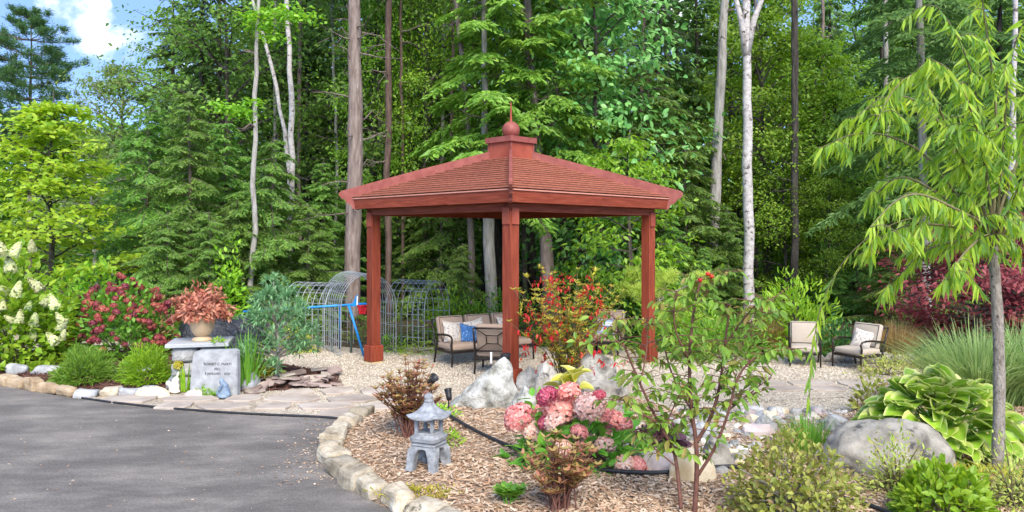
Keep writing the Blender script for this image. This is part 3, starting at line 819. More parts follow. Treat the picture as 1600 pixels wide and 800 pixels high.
single('throw_pillow', 'grey floral throw pillow on the seat of the sofa farthest from the blue pillow', 'pillow', tp, None, on_sofa(.62, .10, .66), (-R(25), R(6), sofa_rz))
ch = G(775, 584)
lounge('armchair', 'armchair with dark cross-braced metal back turned away, beside the sofa', 'chair', (ch[0], ch[1] + .30, 0), math.pi + R(-10), .70, 1)
c2 = G(948, 553)
lounge('armchair', 'tan armchair with striped pillow half hidden behind the red-flowered shrub', 'chair', (*c2[:2], 0), R(-22), .70, 1)
M['stripe'] = noisemat('blue_striped_cloth', [(.06, .09, .16), (.30, .38, .5), (.62, .64, .66), (.10, .2, .36)], scale=3, detail=0, rough=.9, bump=0, stretch=(.05, .05, 7), obj_jit=0, lo=.25, hi=.75)
single('throw_pillow', 'blue and white striped pillow on the armchair behind the red-flowered shrub', 'pillow', tp3, M['stripe'], (c2[0] - .02, c2[1] - .06, .56), (-R(28), 0, R(-22)))
ca = G(1257, 569)
lounge('armchair', 'beige sling-backed armchair with bare seat at the edge of the gravel', 'chair', (*ca[:2], 0), R(-18), .66, 1, sling=True, sc=.78)
cb = G(1340, 574)
lounge('armchair', 'beige armchair with a floral pillow standing alone on the gravel', 'chair', (*cb[:2], 0), R(-62), .74, 1, sling=True, sc=.80)
single('throw_pillow', 'pale floral pillow on the lone armchair on the gravel', 'pillow', tp3.copy(), None, (cb[0] + .10, cb[1] + .03, .50), (-R(25), R(10), R(-50)))
bpy.data.objects['throw_pillow.005'].data.materials.clear(); bpy.data.objects['throw_pillow.005'].data.materials.append(M['floral'])
# ================================================================== trees
def barkmat(name, cols, scale=6, speck=None, bump=.8):
    return noisemat(name, cols, scale=scale, detail=8, rough=.95, bump=bump, bscale=scale * 2.2, stretch=(3, 3, .5), dist=.05, obj_jit=.12, speck=speck)
M['bark_pine'] = barkmat('pine_bark', [(.11, .08, .065), (.22, .165, .14), (.32, .26, .225)], 5, speck=(3, (.40, .38, .35), .66))
M['bark_red'] = barkmat('reddish_bark', [(.07, .042, .033), (.14, .09, .07), (.20, .14, .115)], 5)
M['bark_grey'] = barkmat('grey_bark', [(.20, .18, .15), (.36, .33, .29), (.48, .45, .41)], 5)
M['bark_dark'] = barkmat('dark_bark', [(.035, .029, .024), (.075, .063, .052), (.14, .12, .10)], 5)
M['bark_birch'] = noisemat('birch_bark', [(.30, .26, .23), (.46, .42, .39), (.58, .55, .52)], scale=6, rough=.85, bump=.3, obj_jit=.06, stretch=(1.5, 1.5, 2.2), speck=(4.0, (.10, .08, .068), .565))
M['bark_young'] = barkmat('young_bark', [(.22, .18, .15), (.34, .30, .26), (.42, .38, .34)], 14, bump=.4)
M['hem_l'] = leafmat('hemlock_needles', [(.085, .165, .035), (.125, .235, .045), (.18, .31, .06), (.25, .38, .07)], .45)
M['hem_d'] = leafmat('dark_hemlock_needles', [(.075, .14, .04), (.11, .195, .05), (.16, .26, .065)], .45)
M['hem_y'] = leafmat('bright_hemlock_needles', [(.10, .22, .03), (.17, .32, .04), (.25, .40, .06)], .35)
M['pine_n'] = leafmat('pine_needles', [(.065, .13, .045), (.10, .19, .06), (.15, .26, .075)], .3)
M['br_mid'] = leafmat('broad_leaves', [(.095, .20, .035), (.145, .28, .05), (.21, .37, .06)], .5)
M['br_blue'] = leafmat('blue_green_leaves', [(.075, .18, .045), (.125, .28, .065), (.20, .38, .095), (.28, .44, .14)], .4, rough=.35, spec=.5)
M['br_olive'] = leafmat('pale_olive_leaves', [(.14, .24, .05), (.2, .33, .07), (.28, .42, .10)], .45)
M['br_yel'] = leafmat('yellow_green_leaves', [(.13, .27, .02), (.20, .37, .03), (.30, .46, .05)], .45)
M['gold'] = leafmat('golden_tree_leaves', [(.25, .46, .035), (.35, .56, .045), (.47, .62, .06), (.20, .40, .035)], .5)
M['far_leaf'] = leafmat('far_leaves', [(.10, .19, .03), (.15, .28, .04), (.22, .38, .055)], .55)

def rz_(v, a):
    c, s = np.cos(a), np.sin(a)
    return np.stack([v[..., 0] * c - v[..., 1] * s, v[..., 0] * s + v[..., 1] * c, v[..., 2]], -1)

def hemlock(seed, h=9., r=2.4, nb=70, z0=.06, droop=.3, dens=1.0, lean=0.0, leaf=.17, power=.85):
    rg = np.random.default_rng(seed); wood = MB(); lv = MB()
    tz = np.linspace(0, h, 9); wob = np.cumsum(rg.normal(0, .03, (9, 2)), 0)
    tp_ = np.c_[wob[:, 0], wob[:, 1], tz]; wood.tube(tp_, np.linspace(.018 * h, .006, 9), 7)
    pos, dd, uu, LL = [], [], [], []
    for k in range(nb):
        t = z0 + (1 - z0) * ((k + rg.random()) / nb); t = min(t, .985)
        a = k * 2.39996 + rg.normal(0, .4); L = r * ((1 - t) ** power) * rg.uniform(.6, 1.12) + .15
        base = np.array((np.interp(t * h, tz, wob[:, 0]), np.interp(t * h, tz, wob[:, 1]), t * h))
        out = np.array((math.cos(a), math.sin(a), 0)); up0 = rg.uniform(-.12, .42)
        sc_ = lambda s: base + out * (L * s)[..., None] + np.array((0, 0, 1.)) * (L * (up0 * s - droop * s ** 1.8))[..., None]
        s = np.linspace(0, 1, 5); wood.tube(sc_(s), np.linspace(.012 + .006 * L, .004, 5), 4, cap=False)
        nt_ = max(5, int(L / .10 * dens)); st = np.linspace(.12, 1, nt_) ** .9
        for side in (-1, 1):
            P0 = sc_(st); tw = (.42 * L * (1 - st) ** .8 + .14) * rg.uniform(.6, 1.15, nt_)
            ang = a + side * rg.uniform(.6, 1.05, nt_); td = np.stack([np.cos(ang), np.sin(ang), -.12 - .35 * rg.random(nt_)], 1)
            nl = 6
            for q in range(nl):
                f = (q + rg.random(nt_) * .6) / nl
                pp = P0 + td * (tw * f)[:, None] + np.array((0, 0, -1.)) * (tw * f * f * .3)[:, None]
                sg = 1 if q % 2 else -1
                d = rz_(td, sg * rg.uniform(.2, .8, nt_)); d[:, 2] -= rg.uniform(-.1, .5, nt_)
                pos.append(pp); dd.append(d); LL.append(leaf * rg.uniform(.7, 1.25, nt_))
                u = np.stack([rg.normal(0, .5, nt_) + out[0] * .4, rg.normal(0, .5, nt_) + out[1] * .4, np.ones(nt_)], 1); uu.append(u)
    pos, dd, uu, LL = map(np.concatenate, (pos, dd, uu, LL))
    leafset(lv, pos, dd, uu, LL, LL * .36, T_DIA)
    return wood.mesh('trunk', True), lv.mesh('crown')

def broad(seed, h=10., r=3., z0=.25, n1=26, leaf=.16, nl=26, flat=.35, wide=.62, T=T_DIA, droop=.35, up=.55, sub=5, tr=.014, ragged=.35, cone=False):
    """a tapered trunk with limbs; leaves in loose sprays round the twig ends"""
    rg = np.random.default_rng(seed); wood = MB(); lv = MB()
    nz_ = 9; tz = np.linspace(0, h * .92, nz_); wob = np.cumsum(rg.normal(0, .012 * h, (nz_, 2)), 0) * np.linspace(0, 1, nz_)[:, None]
    wood.tube(np.c_[wob, tz], np.linspace(tr * h, .012, nz_), 8)
    pos, dd, uu, LL = [], [], [], []
    for k in range(n1):
        t = z0 + (1 - z0) * (k + rg.random()) / n1
        prof = math.sin(math.pi * min(1, max(.06, (t - z0) / (1 - z0) * .82 + .16))) ** .7
        if cone: prof = (1 - (t - z0) / (1 - z0)) ** .75 * .95 + .10
        L = r * prof * rg.uniform(1 - ragged, 1.1); a = k * 2.39996 + rg.normal(0, .5)
        zb = min(t * h * .86, h * .9); base = np.array((np.interp(zb, tz, wob[:, 0]), np.interp(zb, tz, wob[:, 1]), zb))
        el = up * (.5 + t) * rg.uniform(.5, 1.2)
        out = np.array((math.cos(a), math.sin(a), math.tan(min(1.2, el)))); out /= np.linalg.norm(out)
        s = np.linspace(0, 1, 5)[:, None]
        br = base + out * s * L + np.array((0, 0, -1)) * (s ** 2) * L * droop * .4 + rg.normal(0, .03 * L, (5, 3)) * s
        wood.tube(br, np.linspace(.011 * L + .012, .006, 5), 5, cap=False)
        for j in range(sub):
            f = rg.uniform(.3, 1.0); b0 = base + out * f * L + np.array((0, 0, -1)) * f * f * L * droop * .4
            a2 = a + rg.normal(0, .9); L2 = L * rg.uniform(.25, .5) * (1.25 - f * .5)
            o2 = np.array((math.cos(a2), math.sin(a2), rg.normal(.15, .3))); o2 /= np.linalg.norm(o2)
            tip = b0 + o2 * L2; wood.tube([b0, (b0 + tip) / 2 + rg.normal(0, .04, 3), tip], [.012, .008, .004], 4, cap=False)
            m = int(nl * (.6 + .8 * rg.random())); ff = rg.uniform(.15, 1.1, m)[:, None]
            sp = L2 * .28 + leaf
            pp = b0 + o2 * L2 * ff + rg.normal(0, 1, (m, 3)) * np.array((sp, sp, sp * flat))
            d = rg.normal(0, 1, (m, 3)); d[:, :2] += out[:2] * .9; d[:, 2] = d[:, 2] * .35 - droop
            pos.append(pp); dd.append(d); uu.append(np.stack([rg.normal(0, .55, m) + out[0] * .75, rg.normal(0, .55, m) + out[1] * .75, np.ones(m)], 1)); LL.append(leaf * rg.uniform(.65, 1.25, m))
    pos, dd, uu, LL = map(np.concatenate, (pos, dd, uu, LL))
    leafset(lv, pos, dd, uu, LL, LL * wide, T)
    return wood.mesh('trunk', True), lv.mesh('crown')

def pine(seed, h=16., r=3.2, z0=.45, whorls=13, per=6, tuft=.26, nn=26):
    rg = np.random.default_rng(seed); wood = MB(); lv = MB()
    wood.tube(np.c_[np.cumsum(rg.normal(0, .04, (8, 2)), 0), np.linspace(0, h, 8)], np.linspace(.015 * h, .02, 8), 8)
    pos, dd, LL = [], [], []
    for k in range(whorls):
        t = z0 + (1 - z0) * (k + .5 * rg.random()) / whorls
        for j in range(per):
            a = j * 6.283 / per + k * .7 + rg.normal(0, .25); L = r * (.35 + .65 * math.sin(math.pi * min(1, (1 - t) / (1 - z0) * .75 + .12))) * rg.uniform(.55, 1.15) * (1 if t < .9 else .5)
            base = np.array((0, 0, t * h)); out = np.array((math.cos(a), math.sin(a), 0))
            s = np.linspace(0, 1, 5)[:, None]; br = base + out * s * L + np.array((0, 0, 1.)) * (s ** 2 * .28 + .05 * s) * L * rg.uniform(.2, 1)
            wood.tube(br, np.linspace(.02 + .008 * L, .008, 5), 5, cap=False)
            for q in range(int(6 + L * 6)):
                f = rg.uniform(.3, 1.02); b0 = br[0] * (1 - f) + br[-1] * f + np.array((0, 0, rg.uniform(-.02, .14)))
                b0 = b0 + np.array((-math.sin(a), math.cos(a), 0)) * rg.normal(0, .26 * L * (1.15 - f))
                d = rg.normal(0, 1, (nn, 3)); d[:, 2] = np.abs(d[:, 2]) * .7 + .15; d += out * .8
                pos.append(np.repeat(b0[None], nn, 0) + rg.normal(0, .09, (nn, 3))); dd.append(d); LL.append(tuft * rg.uniform(.7, 1.2, nn))
    pos, dd, LL = map(np.concatenate, (pos, dd, LL))
    leafset(lv, pos, dd, (0.05, .1, 1.), LL, LL * .17, T_DIA)
    return wood.mesh('trunk', True), lv.mesh('crown')

def set_mat(mm, *mats):
    for me, mt in zip(mm, mats): me.materials.append(mt)
    return mm

def pole(pts, Y, seed, branch=0, bl=(.4, 1.1), n=9, fork=None):
    """a trunk through photo points (px, py, width px) at depth Y, as a local mesh, with dead stubs"""
    rg = np.random.default_rng(seed); w_ = MB()
    p = np.array([P(a, b, Y) for a, b, c in pts]); rad = np.array([c / F * Y / 2 for a, b, c in pts])
    base = p[0].copy(); base[2] = 0
    dz = p[0][2]
    if dz > .05:
        p = np.concatenate([[base + (0, 0, -.1)], p]); rad = np.concatenate([[rad[0] * 1.12], rad])
    # upward continuation above the picture
    e = p[-1] - p[-2]; e /= np.linalg.norm(e)
    p = np.concatenate([p, [p[-1] + e * 2.5, p[-1] + e * 6]]); rad = np.concatenate([rad, [rad[-1] * .8, rad[-1] * .3]])
    d = np.linalg.norm(np.diff(p, axis=0), axis=1).cumsum(); d = np.concatenate([[0], d]); s = np.linspace(0, d[-1], 26)
    pp = np.stack([np.interp(s, d, p[:, k]) for k in range(3)], 1) - base; rr = np.interp(s, d, rad)
    pp[1:-1, :2] += rg.normal(0, .012, (24, 2)); w_.tube(pp, rr * rg.uniform(.95, 1.05, 26), 12)
    tw = MB()
    for k in range(branch):
        i = rg.integers(5, 22); a = rg.uniform(0, 6.28); L = rg.uniform(*bl)
        q0 = pp[i] + (pp[min(i + 1, 25)] - pp[i]) * rg.random(); o = np.array((math.cos(a), math.sin(a), rg.uniform(-.25, .35)))
        tw.tube([q0, q0 + o * L * .3 + (0, 0, rg.normal(0, .05)), q0 + o * L * .65 + rg.normal(0, .07, 3), q0 + o * L + rg.normal(0, .12, 3)], [.026, .019, .013, .005], 5, cap=False)
        for _ in range(2):
            o2 = o + rg.normal(0, .6, 3); f = rg.uniform(.4, .8)
            tw.tube([q0 + o * L * f, q0 + o * L * f + o2 * L * .35], [.009, .003], 4, cap=False)
    return base, w_, tw

# ---- shared crowns
HEM = [hemlock(31, 7, 2.6, 92, dens=1.25, leaf=.16, power=.7), hemlock(32, 9, 3.0, 110, z0=.05, dens=1.2, leaf=.17, power=.7), hemlock(33, 6, 2.5, 84, droop=.42, dens=1.3, leaf=.15, power=.65)]
HEMT = [hemlock(34, 17, 3.2, 95, z0=.22, leaf=.22, droop=.4), hemlock(35, 16, 3.0, 90, z0=.3, leaf=.22, droop=.3)]
BRO = [broad(41, 11, 3.2, z0=.22, n1=40, leaf=.16, nl=36, sub=7), broad(42, 13, 3.6, z0=.28, n1=44, leaf=.17, nl=36, sub=7), broad(43, 10, 3.0, z0=.15, n1=38, leaf=.15, nl=38, sub=7)]
PIN = [pine(51), pine(52, 17, 3.0, z0=.38, whorls=15)]

def make_kind(pair, leafm, barkm):
    """same geometry, its own materials"""
    t, c = pair[0].copy(), pair[1].copy()
    t.materials.clear(); c.materials.clear(); t.materials.append(barkm); c.materials.append(leafm); return t, c

def tree(name, label, pair, loc, rz, sc, group=None):
    o = thing(name, label, 'tree', loc, rz, group, sc)
    part('trunk', pair[0], None, o); part('crown', pair[1], None, o)
    return o
K = {}
def kind(key, pair, lm, bm_):
    if key not in K: K[key] = make_kind(pair, M[lm], M[bm_])
    return K[key]

rgF = np.random.default_rng(77)
def put(name, label, key, pair, lm, bm_, px, Y, top=None, sc=1.0, group=None, z=0., sx=1.0):
    """top: photo row of the tree's tip sets its size"""
    pr = kind(key, pair, lm, bm_)
    if top is not None:
        hh = HC + (YH - top) / F * Y - z
        zz = max(v.co.z for v in pr[0].vertices) if pr[0].name not in HTOP else HTOP[pr[0].name]
        HTOP[pr[0].name] = zz; sc = hh / zz
    return tree(name, label, pr, ((px - 800) / F * Y, Y, z), rgF.uniform(0, 6.28), (sc * sx, sc * sx, sc), group)
HTOP = {}

# ---- named single trees
put('white_pine', 'tall layered pine standing against the blue sky beside the cloud', 'p0', PIN[0], 'pine_n', 'bark_pine', 46, 34, top=14, sx=.92)
put('leafy_tree', 'pale rounded leafy tree below the open sky between pine and dark wood', 'b0y', BRO[0], 'br_olive', 'bark_grey', 178, 30, top=88, sx=.85)
put('leafy_tree', 'small leafy tree just behind the golden tree', 'b2m', BRO[2], 'br_olive', 'bark_grey', 150, 26, top=200, sx=1.0)
GOLD = set_mat(broad(61, 6.5, 2.45, z0=.17, n1=46, leaf=.155, nl=26, flat=.14, wide=.6, T=T_LEAF, droop=.12, up=.42, sub=6, tr=.013, ragged=.45, cone=True), M['bark_dark'], M['gold'])
tree('golden_tree', 'young golden green tree with layered branches behind the white hydrangea', GOLD, ((82 - 800) / F * 19, 19, 0), .6, 1.0)

# ---- trunks that can be told apart, with the crowns they carry above
TR = [
 ('pine_tree', 'thick brown pine with dead branch stubs rising past the pavilion eave', 'bark_pine', 19.0, [(549, 500, 27), (551, 400, 26), (556, 200, 24), (553, 0, 19)], 44, (.4, 1.3), 'p1', PIN[1], 'pine_n'),
 ('slim_tree', 'slim red-brown trunk next to the thick pine', 'bark_red', 20.5, [(608, 480, 10), (606, 300, 10), (607, 0, 10)], 14, (.3, 1.0), 'p1', PIN[1], 'pine_n'),
 ('slim_tree', 'thin pale wavy trunk with a broken fork among the hemlocks', 'bark_grey', 18.0, [(391, 470, 9), (393, 400, 8.5), (399, 340, 8), (395, 285, 8), (400, 215, 7.5), (398, 150, 7), (402, 60, 6)], 4, (.3, .6), None, None, None),
 ('birch_tree', 'white birch standing upright among the hemlocks', 'bark_birch', 20.0, [(453, 450, 9), (456, 320, 9), (456, 160, 9), (449, 30, 7)], 3, (.3, .6), 'b1y', BRO[1], 'br_yel'),
 ('birch_tree', 'thin leaning white birch stem among the hemlocks', 'bark_birch', 21.0, [(452, 260, 7), (438, 165, 6), (421, 90, 6), (398, 10, 5)], 0, (.3, .6), None, None, None),
 ('grey_tree', 'pale grey trunk rising behind the pavilion ball finial', 'bark_grey', 19.5, [(768, 480, 19), (763, 350, 18), (757, 200, 10), (757, 20, 8)], 10, (.4, 1.2), 'h3y', HEMT[0], 'hem_y'),
 ('grey_tree', 'thin crooked trunk behind the roof beside the pale grey trunk', 'bark_pine', 20.5, [(737, 470, 11), (732, 220, 9), (722, 90, 8), (712, 0, 7)], 8, (.3, .9), None, None, None),
 ('pine_tree', 'dark rough leaning trunk seen past the front post of the pavilion', 'bark_pine', 19.5, [(859, 460, 22), (850, 345, 19), (836, 215, 17), (828, 110, 15), (824, 0, 12)], 12, (.4, 1.0), 'h4y', HEMT[1], 'hem_y'),
 ('grey_tree', 'smooth grey trunk leaning beside the white birch', 'bark_grey', 21.0, [(1112, 430, 18), (1118, 300, 17), (1126, 130, 15), (1132, 0, 12)], 8, (.3, .8), 'b1m', BRO[1], 'br_mid'),
 ('birch_tree', 'tall white birch forking near the top, right of the pavilion roof', 'bark_birch', 18.5, [(1171, 490, 18), (1170, 380, 16), (1168, 220, 15), (1166, 70, 13)], 2, (.3, .6), None, None, None),
 ('slim_tree', 'thin grey-brown stem between birch and dark straight trunk', 'bark_pine', 24.0, [(1198, 450, 8), (1190, 280, 7), (1184, 100, 6)], 4, (.3, .6), None, None, None),
 ('dark_tree', 'straight dark grey trunk right of the white birch', 'bark_dark', 20.5, [(1241, 460, 12), (1242, 300, 11), (1242, 0, 10)], 9, (.2, .7), 'b1m', BRO[1], 'br_mid'),
 ('birch_tree', 'pinkish speckled birch stem behind the red maple', 'bark_birch', 15.5, [(1580, 520, 13), (1578, 380, 11), (1582, 200, 9)], 0, (.3, .6), None, None, None),
 ('grey_tree', 'grey trunk rising behind the red maple beside the willow leaves', 'bark_grey', 18.5, [(1449, 500, 15), (1446, 380, 14), (1440, 200, 12), (1436, 0, 10)], 4, (.3, .8), 'h3d', HEMT[0], 'hem_d'),
]
for i, (nm, lb, bk, Y, pts, nb_, bl, key, pr, lm) in enumerate(TR):
    base, wv, tw = pole(pts, Y, 300 + i, nb_, bl)
    o = thing(nm, lb, 'tree', base)
    part('trunk', wv, M[bk], o, smooth=True)
    if tw.n: part('dead_branches' if False else 'bare_twigs', tw, M['bark_pine' if bk != 'bark_dark' else 'bark_dark'], o, kind='stuff')
    if nm == 'birch_tree' and i == 9:
        f0 = P(1166, 75, Y) - base
        for q in ((1150, 0), (1190, 0)):
            e_ = P(q[0], q[1], Y) - base
            part('limb', MB().tube([f0 - (0, 0, .2), f0 * .5 + e_ * .5 + (.0, 0, .1), e_, e_ + (e_ - f0) * 1.2], [.1, .075, .06, .03], 8), M['bark_birch'], o, smooth=True)
    if key:
        kd = kind(key, pr, lm, bk); s_ = 1.0; zt = 17.
        bz, bs = (0, .9) if key.startswith('h') else ((9.5, .48) if key.startswith('b') else (4.5, .9))
        c = part('crown', kd[1], None, o, (0, 0, bz), (0, 0, i * 1.3), bs)

for i, (px, Y, w_) in enumerate([(645, 24, 9), (662, 26, 9), (690, 23, 6), (706, 22, 6), (470, 24, 7), (522, 23, 5), (582, 25, 7), (735, 26, 7), (1040, 25, 11), (1005, 24, 6), (1285, 24, 6), (1385, 23, 8), (630, 21.5, 5), (820, 25, 8), (425, 25, 6), (340, 26, 7)]):
    base, wv, tw = pole([(px, 480, w_), (px + (i * 7) % 9 - 4, 250, w_ * .95), (px + (i * 11) % 13 - 6, 0, w_ * .8)], Y, 400 + i, 10, (.3, 1.1))
    o = thing('slim_tree', 'slim bare trunk with dead twigs standing deep in the wood', 'tree', base, group='slim bare trunks deep in the wood')
    part('trunk', wv, M['bark_red' if i % 3 == 0 else ('bark_pine' if i % 3 == 1 else 'bark_grey')], o, smooth=True); part('bare_twigs', tw, M['bark_pine'], o, kind='stuff')
# yellow-green sprays still growing on the thin pale stem and the birch
def sprays(owner_label, Y, spots, seed):
    o = [q for q in bpy.data.objects if q.get('label') == owner_label][0]; rg = np.random.default_rng(seed); m = MB(); b = np.array(o.location)
    for px, py, r_, n in spots:
        c = P(px, py, Y) - b; p = c + rg.normal(0, 1, (n, 3)) * np.array((r_, r_ * .8, r_ * .32)); d = rg.normal(0, 1, (n, 3)) * (1, 1, .4) - (0, 0, .25)
        leafset(m, p, d, np.stack([rg.normal(0, .6, n), rg.normal(0, .6, n) - .4, np.ones(n)], 1), .13 * rg.uniform(.7, 1.2, n), .075, T_LEAF)
        m.tube([np.array((0, 0, c[2] + .1)) + (P(398, py, Y) - b) * (1, 0, 0), c], [.012, .005], 4, cap=False)
    part('crown', m, M['br_yel'], o)
sprays('thin pale wavy trunk with a broken fork among the hemlocks', 18.0, [(355, 168, .22, 160), (375, 178, .22, 140), (395, 160, .15, 90), (392, 25, .2, 160), (410, 40, .22, 150), (440, 20, .3, 220), (470, 28, .25, 160), (425, 60, .2, 100)], 5)
# ---- the standing wood: look-alikes that only their place tells apart
GR_H = 'hemlocks along the edge of the wood'
for px, Y, top, sx, lb in [(232, 22, 170, 1.0, 'tall green hemlock rising behind the red hydrangea'), (296, 19.5, 140, .95, 'tall green hemlock rising behind the urn of copper leaves'), (345, 21, 190, 1.0, 'green hemlock just left of the thin pale wavy trunk'), (262, 18, 330, 1.1, 'low bushy hemlock between red hydrangea and urn'), (330, 17.6, 330, 1.2, 'low bushy hemlock behind the stone pillar'), (372, 18.5, 300, 1.1, 'bushy hemlock at the foot of the thin pale wavy trunk'),
    (425, 19, 215, .95, 'green hemlock between the thin pale trunk and the upright birch'), (480, 18.6, 318, 1.15, 'low hemlock between the upright birch and the thick pine'), (505, 20.5, 250, 1.0, 'green hemlock just left of the thick brown pine'), (690, 21.5, 255, .9, 'green hemlock behind the left slope of the pavilion roof'), (640, 22, 330, 1.0, 'low hemlock seen between pavilion left and front posts'), (722, 18.2, 380, .9, 'small hemlock standing right behind the sofa'),
    (1075, 20.5, 200, 1.0, 'green hemlock just left of the smooth grey leaning trunk'), (1050, 18.3, 330, .9, 'low hemlock next to the pavilion right post'), (1100, 18.6, 385, 1.0, 'small hemlock at the foot of the smooth grey leaning trunk'), (1135, 20, 330, 1., 'low hemlock between smooth grey trunk and tall white birch'), (1010, 21.5, 90, 1.0, 'tall hemlock behind the right end of the pavilion roof'), (1290, 21, 330, 1.0, 'low hemlock right of the straight dark grey trunk'), (1340, 22, 250, 1.1, 'green hemlock behind the tips of the willow leaves'), (1390, 19.5, 330, 1.0, 'low hemlock behind the straw coloured grass'), (1440, 22, 200, 1., 'tall hemlock behind the red maple')]:
    k = int(rgF.integers(3)); put('hemlock_tree', lb, 'hl%d' % k, HEM[k], 'hem_l', 'bark_pine', px, Y, top=top, group=GR_H, sx=sx)
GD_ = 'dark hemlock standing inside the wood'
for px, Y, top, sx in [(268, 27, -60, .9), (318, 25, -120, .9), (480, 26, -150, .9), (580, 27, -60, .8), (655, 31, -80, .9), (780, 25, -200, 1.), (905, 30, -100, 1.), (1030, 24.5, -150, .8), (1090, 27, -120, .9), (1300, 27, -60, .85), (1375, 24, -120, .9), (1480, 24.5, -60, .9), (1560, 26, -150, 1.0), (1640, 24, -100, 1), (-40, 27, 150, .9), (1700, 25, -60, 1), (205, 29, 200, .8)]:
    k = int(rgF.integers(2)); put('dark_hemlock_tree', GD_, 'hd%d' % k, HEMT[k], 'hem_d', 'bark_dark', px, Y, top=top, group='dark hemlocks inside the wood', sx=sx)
GB_ = 'tall green leafy tree standing inside the wood'
for px, Y, top, sx in [(365, 24, -90, .8), (432, 28, -60, .8), (545, 30, -150, .9), (632, 26, -120, .8), (705, 28, -80, .8), (830, 30, -100, .9), (1150, 29, -150, .9), (1260, 31, 10, .8), (1420, 31, -10, .9), (1530, 30, -60, .9), (290, 31, 10, .7), (590, 23, -140, .7), (760, 34, -120, 1.), (880, 26, -160, .8), (970, 32, -60, .9), (1060, 33, -140, .9), (1340, 33, -60, .9), (470, 34, -60, .9), (400, 32, -120, .9), (1600, 33, -120, 1.0), (1470, 36, -60, 1.)]:
    k = int(rgF.integers(3)); put('leafy_tree', GB_, 'bm%d' % k, BRO[k], 'br_mid', 'bark_dark', px, Y, top=top, group='leafy trees inside the wood', sx=sx)
GY_ = 'yellow green sunlit leafy tree in the wood'
for px, Y, top, sx in [(585, 34, -60, .8), (662, 22.5, -60, .6), (1205, 22.5, 0, .75), (1262, 23, 40, .8), (1318, 22.5, 110, .8), (1228, 21.5, 190, .8), (1180, 27, -60, .8), (500, 31, 30, .7), (590, 22, -30, .55), (1290, 20.5, 260, .8)]:
    k = int(rgF.integers(3)); put('leafy_tree', GY_, 'by%d' % k, BRO[k], 'br_yel', 'bark_dark', px, Y, top=top, group='sunlit leafy trees in the wood', sx=sx)
BLU = set_mat(broad(64, 11, 2.9, z0=.12, n1=46, leaf=.22, nl=24, flat=.5, wide=.6, T=T_LEAF, droop=.55, up=.5, sub=6), M['bark_dark'], M['br_blue'])
tree('broadleaf_tree', 'big blue green leafy tree behind the right slope of the pavilion roof', BLU, ((935 - 800) / F * 20.5, 20.5, 0), 1.1, (.88, .88, 1.02))
LOC = set_mat(broad(65, 5.2, 1.35, z0=.1, n1=34, leaf=.15, nl=22, flat=.4, wide=.42, T=T_LANCE, droop=.6, up=.5, sub=5), M['bark_dark'], M['br_yel'])
tree('slender_tree', 'light green slender tree with drooping leaves behind the pavilion right post', LOC, ((985 - 800) / F * 17.6, 17.6, 0), .3, 1.0)

# rising ground far behind the trees
m = MB(); xs = np.linspace(-120, 120, 25); m.add([(a, y_, z_ + (0 if z_ < 0 else 1.2 * math.sin(a * .2))) for y_, z_ in ((44, -.08), (52, 3.0), (66, 5.5), (90, 7.5)) for a in xs], [(r_ * 25 + k, r_ * 25 + k + 1, r_ * 25 + 26 + k, r_ * 25 + 25 + k) for r_ in range(3) for k in range(24)])
tagit(part('hillside', m, M['litter'], smooth=True), kind='structure')
# ---- far wood that reads as one mass
rg = np.random.default_rng(9); n = 115000
x = rg.uniform(-34, 34, n); y = rg.uniform(38, 44, n)
topf = np.array([11 + 3.5 * mnoise.noise(Vector((q * .25, 0, 0))) + 1.6 * mnoise.noise(Vector((q * .9, 5, 0))) for q in x])
topf = np.where(x < -17.5, topf * .72, topf); topf = np.where(x < -23, topf * 1.05, topf)
z = rg.random(n) ** .9 * topf
cl = np.array([mnoise.noise(Vector((a * .55, b * .55, c * .7))) for a, b, c in zip(x, y, z)])
kp = (cl > -.28) | (z < 5)
mb = MB(); k = kp.sum()
leafset(mb, np.stack([x, y, z], 1)[kp], rg.normal(0, 1, (k, 3)) * (1, 1, .5), np.stack([rg.normal(0, .5, k), rg.normal(-.3, .5, k), np.ones(k)], 1), rg.uniform(.3, .6, k), rg.uniform(.16, .34, k))
tagit(part('distant_wood', mb, M['far_leaf']), 'mass of far trees deep in the wood', 'wood', kind='stuff')
# ================================================================== cast stone lantern
lp = GH(670, 731)
lan = thing('stone_lantern', 'grey cast stone pagoda lantern on four curved legs in the mulch', 'lantern', lp, R(-24), scale=.715)
def sqloft(prof, n=24, sharp=5.0, lift=0.0):
    """stack of rounded squares: (half width, z, corner lift)"""
    m = MB(); a = np.linspace(0, 2 * np.pi, n, endpoint=False) + np.pi / n * 0
    c, s = np.cos(a), np.sin(a); rr = (np.abs(c) ** sharp + np.abs(s) ** sharp) ** (-1 / sharp)
    corner = ((rr - 1) / (rr.max() - 1 + 1e-9)) ** 2; V = []
    for hw, z, lf in prof: V.append(np.stack([c * rr * hw, s * rr * hw, z + lf * corner], 1))
    k = len(prof); V = np.concatenate(V); i = np.arange(k - 1)[:, None] * n; j = np.arange(n)[None]; j2 = (j + 1) % n
    m.add(V, np.stack([i + j, i + j2, i + n + j2, i + n + j], -1).reshape(-1, 4))
    m.F.append(np.array([[n - 1 - q for q in range(n)]])); m.F.append(np.array([[(k - 1) * n + q for q in range(n)]])); return m
